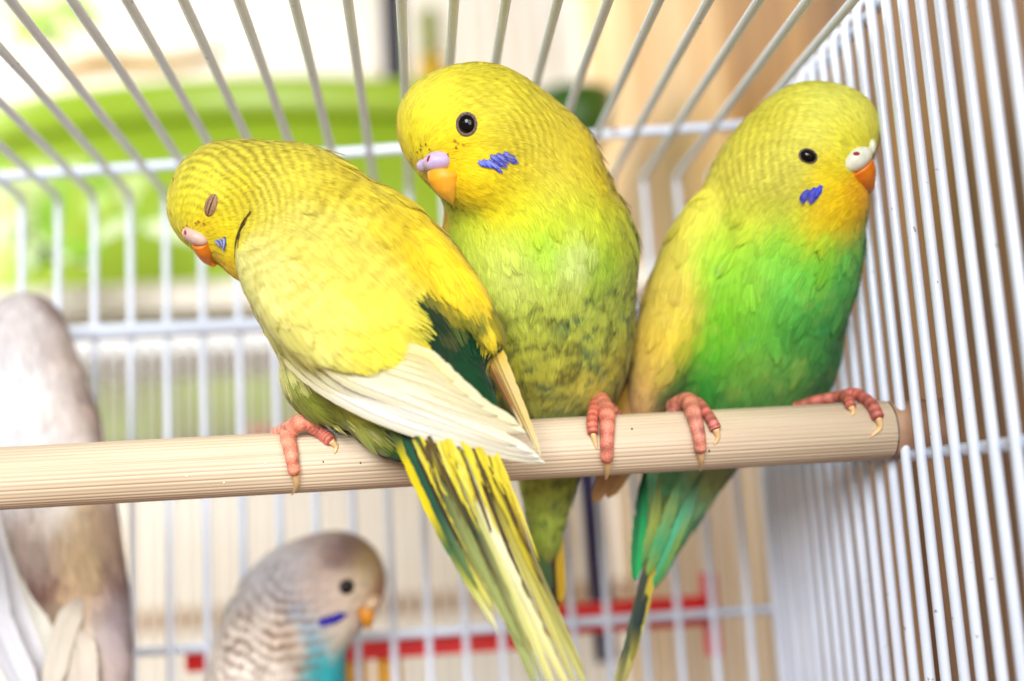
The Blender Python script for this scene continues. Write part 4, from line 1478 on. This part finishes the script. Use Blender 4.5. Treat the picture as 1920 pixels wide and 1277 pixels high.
cere_and_beak(root, [(819, 303, (S, 0.0010), 27, 19, 22, -12), (795, 311, (S, 0.0007), 14, 13, 16, -10)], [(803, 297, 3.4, 6.8, -14)],
              [(832, 324, (S, 0.0006), 31, 22), (832, 334, (S, 0.0014), 30, 24), (836, 350, (S, 0.0018), 22, 19), (842, 366, (S, 0.0016), 12, 12), (848, 380, (S, 0.0010), 3, 4)], (240, 164, 16), (248, 200, 90), (198, 178, 220), S)
cheek_patch(root, body, S, fld, [(896, 303, 916, 314, 11), (904, 299, 924, 318, 10), (912, 300, 934, 320, 12), (920, 304, 942, 326, 11), (918, 291, 944, 308, 12), (930, 289, 954, 308, 13), (942, 287, 968, 300, 12), (948, 294, 970, 306, 10), (926, 298, 948, 314, 10)])
for a, b, c, wd, s1 in [((1010, 960, 0.2665), (1030, 1040, 0.266), (1040, 1140, 0.265), 34, [(0, (90, 80, 40)), (1, (70, 50, 30))]), ((1040, 960, 0.267), (1045, 1040, 0.266), (1050, 1130, 0.265), 26, [(0, (200, 170, 40)), (1, (226, 180, 40))]), ((990, 940, 0.2665), (1010, 1020, 0.266), (1030, 1110, 0.265), 26, [(0, (120, 140, 40)), (1, (60, 100, 70))])]:
    blade('tail_feather', root, (a, b, c), wd, s1, cup=0.2)
flecks(root, S, fld, [(788, 281), (783, 287), (792, 276), (850, 264), (857, 270), (853, 277), (866, 272), (838, 288), (806, 282), (798, 273)], (186, 140, 36))
toe(root, [(1124, 748, 0.2440), (1132, 758, 0.2390), (1138, 780), (1138, 820), (1138, 868)], 17, 12, [(1139, 884), (1136, 900)], (222, 126, 104))
toe(root, [(1120, 752, 0.2440), (1114, 768, 0.2380), (1110, 790), (1112, 815)], 14, 9, [(1116, 830), (1119, 842)], (208, 104, 84))
toe(root, [(1126, 752, 0.2440), (1150, 770, 0.2420), (1162, 780, 0.2440)], 12, 8, [(1168, 786, 0.2460)], (190, 100, 88))

# ------------------------------------------------------------------ bird 3: green breast, beside the right wall
root, body, S, fld = make_bird(
    'budgie', 'green-breasted budgie with yellow head and white cere beside the right wire wall', [
        ('ball', (1520, 270, 0.236, 115, 115, 112)),
        ('ball', (1577, 238, 0.234, 62, 62, 70), dict(k=32)),
        ('ball', (1545, 375, 0.2345, 78, 66, 76), dict(k=40)),
        ('ball', (1452, 345, 0.239, 118, 118, 110), dict(k=60)),
        ('seg', ((1460, 320, 0.240), (1340, 850, 0.268), 178, 145), dict(k=60)),
        ('ball', (1480, 480, 0.243, 126, 150, 120), dict(ang=12, k=60)),
        ('seg', ((1340, 350, 0.238), (1205, 800, 0.256), 66, 70), dict(k=16)),
        ('seg', ((1560, 560, 0.250), (1505, 780, 0.262), 40, 50), dict(k=14)),
        ('cone', ((1310, 800, 0.266), (1218, 1090, 0.276), 100, 14), dict(k=40)),
    ], [
        (1480, 190, 60, (239, 226, 76)), (1560, 180, 50, (241, 233, 96)), (1610, 210, 40, (243, 231, 86)), (1590, 260, 36, (250, 233, 46)), (1545, 250, 50, (250, 237, 96)), (1430, 220, 60, (237, 220, 56)),
        (1450, 290, 60, (237, 224, 86)), (1390, 270, 60, (235, 218, 66)), (1390, 330, 60, (235, 222, 86)), (1350, 360, 50, (237, 220, 66)), (1460, 360, 50, (235, 222, 82)),
        (1560, 320, 36, (248, 216, 14)), (1580, 390, 46, (250, 204, 8)), (1540, 420, 40, (246, 196, 10)), (1600, 420, 30, (240, 186, 16)), (1480, 395, 40, (206, 204, 40)), (1610, 360, 26, (238, 176, 20)),
        (1420, 400, 36, (230, 230, 50), 0.28), (1360, 420, 40, (211, 228, 60), 0.28), (1470, 450, 50, (154, 230, 65), 0.28), (1540, 470, 46, (121, 219, 60), 0.28), (1600, 450, 36, (109, 201, 85), 0.28), (1590, 520, 40, (104, 205, 93), 0.28),
        (1350, 480, 46, (165, 228, 50), 0.28), (1400, 510, 50, (160, 228, 70), 0.28), (1480, 530, 50, (114, 213, 85), 0.28), (1560, 590, 40, (84, 188, 81), 0.28), (1370, 580, 50, (124, 208, 30), 0.28), (1430, 600, 50, (114, 201, 60), 0.28), (1500, 620, 50, (84, 186, 78), 0.28),
        (1340, 650, 50, (84, 184, 40), 0.28), (1410, 680, 50, (121, 174, 60), 0.28), (1480, 690, 50, (109, 168, 74), 0.28), (1540, 680, 36, (66, 157, 70), 0.28), (1300, 720, 46, (33, 130, 50), 0.28), (1380, 740, 46, (84, 145, 66), 0.28), (1460, 745, 46, (84, 145, 70), 0.28),
        (1255, 745, 26, (8, 60, 44)), (1270, 705, 22, (14, 90, 46)),
        (1300, 400, 36, (248, 230, 84)), (1270, 480, 46, (235, 210, 79)), (1240, 560, 46, (226, 194, 72)), (1280, 560, 36, (237, 210, 72)), (1270, 620, 40, (244, 207, 55)), (1220, 640, 40, (224, 185, 72)), (1240, 690, 36, (228, 185, 76)), (1200, 710, 36, (215, 169, 91)), (1210, 760, 36, (215, 167, 115)), (1180, 770, 30, (209, 158, 84)),
        (1260, 900, 50, (130, 206, 160), 0.4), (1320, 900, 40, (170, 180, 120), 0.4), (1270, 970, 50, (130, 200, 140), 0.5), (1240, 1050, 40, (110, 206, 140), 0.3),
    ], [
        (1600, 220, -0.6, -1), (1640, 240, -0.2, -1), (1540, 170, -1, -0.1), (1470, 190, -1, 0.3), (1560, 280, -1, -0.1), (1480, 280, -1, 0.15), (1420, 250, -0.8, 0.7), (1580, 360, -0.8, 0.6), (1550, 420, -0.4, 1), (1480, 370, -0.9, 0.5), (1380, 330, -0.6, 0.9),
        (1300, 420, -0.4, 1), (1260, 560, -0.3, 1), (1230, 700, -0.35, 1), (1450, 470, -0.2, 1), (1560, 500, -0.2, 1), (1400, 600, -0.2, 1), (1520, 620, -0.25, 1), (1350, 720, -0.3, 1), (1470, 720, -0.3, 1), (1290, 900, -0.3, 1), (1240, 1030, -0.3, 1),
    ], [
        ((1430, 270, 100, 13, 0.42, (164, 144, 44)), dict(origin=(1600, 290), sharp=1.4)),
        ((1400, 350, 80, 13, 0.38, (164, 146, 50)), dict(origin=(1600, 290), sharp=1.4)),
        ((1480, 370, 60, 13, 0.38, (164, 146, 50)), dict(origin=(1600, 280), sharp=1.4)),
        ((1255, 560, 60, 40, 0.35, (240, 214, 110)), dict(origin=(1330, 300), sharp=2.2)),
    ], (1510, 285, 0.236, 150), spot_rgb=((44, 156, 116), (176, 196, 84)), spotscale=200, head_size=(0.0029, 0.0017), body_size=(0.0062, 0.0044), barbs=18)
open_eye(root, S, 1515, 293, 15, 18.5, squash=0.78, ang=-22)
cere_and_beak(root, [(1607, 299, (S, 0.0006), 31, 20, 18, -34), (1634, 276, (S, 0.0004), 8, 15, 12, 0)], [(1606, 288, 6.5, 4.8, 0)],
              [(1612, 313, (S, 0.0004), 28, 18), (1619, 326, (S, 0.0008), 26, 18), (1625, 342, (S, 0.0008), 18, 14), (1629, 353, (S, 0.0006), 10, 9), (1630, 361, (S, 0.0004), 3, 4)], (226, 122, 12), (236, 160, 60), (232, 234, 216), S)
cheek_patch(root, body, S, fld, [(1508, 362, 1504, 384, 17), (1524, 356, 1518, 388, 16), (1540, 348, 1524, 376, 14), (1516, 356, 1500, 376, 12), (1532, 352, 1512, 372, 12)], (40, 48, 186), (70, 84, 214))
for a, b, c, wd, rgb in [((1250, 660, 0.2475), (1205, 770, 0.2530), (1112, 945, 0.2600), 40, (206, 160, 110)), ((1270, 650, 0.2470), (1225, 760, 0.2525), (1140, 935, 0.2600), 40, (214, 170, 116)), ((1235, 650, 0.2480), (1190, 760, 0.2540), (1120, 920, 0.2610), 36, (190, 140, 84)), ((1290, 650, 0.2475), (1250, 740, 0.2525), (1190, 860, 0.2590), 36, (216, 172, 110)), ((1215, 640, 0.2490), (1180, 740, 0.2540), (1150, 800, 0.2580), 30, (206, 164, 60))]:
    blade('wing_feather', root, (a, b, c), wd, [(0, (216, 178, 56)), (0.35, (206, 160, 72)), (0.7, rgb), (1, rgb)], cup=0.2)
for a, b, c, wd, s1, s2 in [
    ((1212, 860, 0.2590), (1200, 980, 0.2592), (1190, 1090, 0.2595), 26, [(0, (20, 90, 60)), (0.5, (40, 170, 96)), (1, (50, 190, 100))], [(0, (10, 60, 40)), (1, (40, 150, 86))]),
    ((1262, 900, 0.2630), (1212, 1100, 0.2600), (1160, 1300, 0.2600), 30, [(0, (150, 160, 70)), (0.4, (216, 186, 50)), (0.7, (206, 196, 96)), (1, (196, 186, 116))], [(0, (120, 150, 80)), (0.3, (206, 176, 50)), (0.45, (60, 70, 56)), (0.8, (80, 90, 66)), (1, (186, 176, 106))]),
    ((1252, 920, 0.2632), (1206, 1120, 0.2598), (1184, 1240, 0.2596), 20, [(0, (110, 140, 80)), (0.4, (60, 70, 50)), (0.7, (44, 60, 58)), (1, (176, 166, 66))], None),
    ((1240, 960, 0.2640), (1194, 1180, 0.2610), (1148, 1310, 0.2610), 26, [(0, (140, 170, 90)), (0.4, (214, 188, 60)), (0.6, (210, 200, 116)), (1, (200, 192, 124))], None),
    ((1320, 880, 0.2580), (1275, 990, 0.2590), (1226, 1100, 0.2600), 26, [(0, (170, 170, 110)), (0.3, (110, 180, 140)), (0.6, (140, 176, 90)), (1, (70, 166, 96))], [(0, (120, 150, 110)), (0.5, (90, 190, 140)), (1, (70, 170, 110))]),
    ((1280, 880, 0.2570), (1250, 980, 0.2580), (1214, 1080, 0.2590), 24, [(0, (120, 200, 150)), (0.35, (150, 186, 110)), (0.7, (80, 170, 110)), (1, (150, 176, 80))], None),
    ((1240, 880, 0.2580), (1226, 980, 0.2588), (1204, 1060, 0.2595), 20, [(0, (150, 170, 110)), (0.5, (160, 176, 80)), (1, (80, 156, 90))], None)]:
    blade('tail_feather', root, (a, b, c), wd, s1, stops2=s2, cup=0.2, nl=40, start=0.12, tip=0.6, fray=0.08)
toe(root, [(1262, 764, 0.2450), (1290, 752, 0.2400), (1300, 775), (1310, 815), (1314, 850)], 18, 11, [(1315, 866), (1313, 884)], (220, 132, 112))
toe(root, [(1296, 752, 0.2430), (1314, 762, 0.2385), (1334, 788), (1343, 806)], 13, 10, [(1346, 820), (1339, 834)], (204, 104, 96))
toe(root, [(1290, 756, 0.2440), (1270, 766, 0.2430), (1254, 774, 0.2440)], 13, 9, [(1246, 778, 0.2460)], (190, 104, 94))
toe(root, [(1490, 764, 0.2480), (1530, 752, 0.2450), (1575, 744, 0.2420), (1592, 752), (1596, 764)], 11, 10, [(1600, 772), (1596, 780)], (196, 100, 84))
toe(root, [(1580, 744, 0.2420), (1606, 740, 0.2400), (1634, 758), (1648, 786)], 13, 11, [(1650, 802), (1632, 820)], (200, 98, 88))

# ------------------------------------------------------------------ bird 4: grey and turquoise, low behind
root, body, S, fld = make_bird(
    'budgie', 'grey barred budgie with turquoise breast low behind the perch, head bowed to the right', [
        ('ball', (632, 1090, 0.312, 90, 92, 84)),
        ('ball', (570, 1100, 0.314, 92, 84, 80), dict(k=40)),
        ('ball', (612, 1170, 0.312, 52, 50, 56), dict(k=40)),
        ('seg', ((540, 1060, 0.316), (480, 1460, 0.316), 118, 100), dict(k=50)),
        ('seg', ((500, 1120, 0.309), (450, 1450, 0.306), 78, 50), dict(k=14)),
        ('seg', ((590, 1170, 0.312), (590, 1420, 0.316), 56, 60), dict(k=30)),
    ], [
        (610, 1010, 36, (186, 164, 158)), (660, 1030, 26, (140, 112, 104)), (640, 1050, 22, (146, 118, 116)), (700, 1060, 30, (190, 152, 100)), (690, 1090, 26, (226, 204, 170)), (715, 1110, 24, (190, 140, 100)), (660, 1120, 30, (226, 206, 186)),
        (600, 1080, 36, (214, 190, 176)), (560, 1040, 36, (214, 206, 206)), (540, 1080, 40, (216, 214, 222)), (590, 1130, 36, (216, 200, 190)), (490, 1090, 36, (220, 218, 222)), (450, 1130, 36, (214, 208, 204)),
        (560, 1140, 14, (130, 180, 220)), (580, 1170, 18, (130, 184, 214)), (630, 1190, 26, (226, 214, 196)), (600, 1200, 18, (110, 176, 200)), (600, 1240, 30, (14, 170, 180)), (610, 1275, 30, (10, 166, 176)), (625, 1240, 18, (60, 170, 180)),
        (480, 1170, 40, (236, 224, 210)), (430, 1200, 40, (240, 230, 218)), (540, 1190, 30, (214, 192, 172)), (470, 1240, 50, (242, 232, 222)), (560, 1240, 18, (190, 166, 150)),
    ], [
        (700, 1060, -0.6, -1), (640, 1020, -1, 0), (580, 1040, -1, 0.6), (500, 1080, -0.8, 0.7), (620, 1100, -1, 0.3), (450, 1150, -0.4, 1), (500, 1200, -0.2, 1), (600, 1230, 0, 1), (620, 1180, -0.3, 1),
    ], [
        ((500, 1110, 80, 15, 0.6, (120, 112, 112)), dict(origin=(690, 1130), sharp=1.4)),
        ((480, 1220, 130, 21, 1.15, (120, 90, 68)), dict(origin=(560, 1040), sharp=1.0)),
    ], (632, 1095, 0.312, 105), voxel=0.0013, head_size=(0.0036, 0.0024), body_size=(0.007, 0.0052), barbs=10)
open_eye(root, S, 650, 1100, 12, 15)
cere_and_beak(root, [(698, 1130, 0.3022, 17, 12, 14, -40)], [(704, 1124, 2.5, 3, 0)], [(686, 1140, 0.3030, 16, 12), (688, 1156, 0.3028, 15, 12), (690, 1170, 0.3035, 9, 8), (690, 1180, 0.304, 3, 3)], (206, 134, 20), (206, 140, 40), (214, 186, 150), S)
cheek_patch(root, body, S, fld, [(596, 1168, 624, 1160, 20), (610, 1165, 638, 1155, 20), (620, 1161, 648, 1149, 18)], (40, 34, 150), (50, 50, 170))

# ------------------------------------------------------------------ bird 5: grey and white, far left behind the perch
root, body, S, fld = make_bird(
    'budgie', 'blurred white and mauve-grey budgie at the left edge behind the perch', [
        ('ball', (50, 640, 0.308, 66, 92, 80)),
        ('seg', ((60, 600, 0.308), (140, 1200, 0.302), 98, 100), dict(k=50)),
        ('ball', (10, 740, 0.306, 100, 150, 90), dict(k=50)),
        ('seg', ((150, 860, 0.304), (210, 1380, 0.298), 58, 60), dict(k=40)),
    ], [
        (30, 580, 50, (220, 212, 212)), (90, 570, 24, (150, 122, 112)), (60, 640, 40, (218, 210, 210)), (110, 660, 36, (216, 200, 192)), (20, 720, 60, (228, 228, 234)), (90, 760, 50, (232, 222, 216)), (160, 760, 36, (188, 164, 154)), (140, 800, 40, (230, 218, 214)), (190, 820, 30, (180, 154, 142)),
        (30, 820, 60, (226, 228, 234)), (60, 990, 40, (204, 184, 172)), (100, 960, 30, (240, 234, 226)), (150, 990, 40, (214, 180, 136)), (200, 980, 36, (190, 164, 150)), (80, 1090, 30, (132, 98, 90)), (150, 1100, 36, (208, 172, 132)), (210, 1080, 30, (140, 112, 110)), (210, 1150, 36, (168, 156, 164)), (230, 1220, 40, (192, 174, 172)), (140, 1200, 40, (222, 206, 180)),
    ], [(40, 600, 0, 1), (100, 800, 0.2, 1), (160, 1000, 0.1, 1), (210, 1150, 0.15, 1), (20, 750, 0, 1)], [], (50, 600, 0.308, 70), voxel=0.0014, head_size=(0.005, 0.0034), body_size=(0.008, 0.006), barbs=10)
for a, b, c, wd, rgb in [((10, 880, 0.300), (30, 1040, 0.296), (120, 1300, 0.295), 66, (244, 240, 226)), ((-20, 900, 0.300), (-2, 1080, 0.296), (80, 1310, 0.295), 70, (236, 234, 240)), ((150, 1120, 0.292), (120, 1180, 0.2895), (90, 1300, 0.287), 46, (230, 220, 204)), ((-40, 940, 0.297), (-10, 1160, 0.290), (60, 1320, 0.288), 60, (228, 228, 236)), ((140, 1180, 0.291), (150, 1240, 0.289), (150, 1330, 0.288), 60, (232, 220, 204))]:
    blade('wing_feather', root, (a, b, c), wd, [(0, (214, 196, 180)), (0.3, rgb), (1, rgb)], cup=0.25)
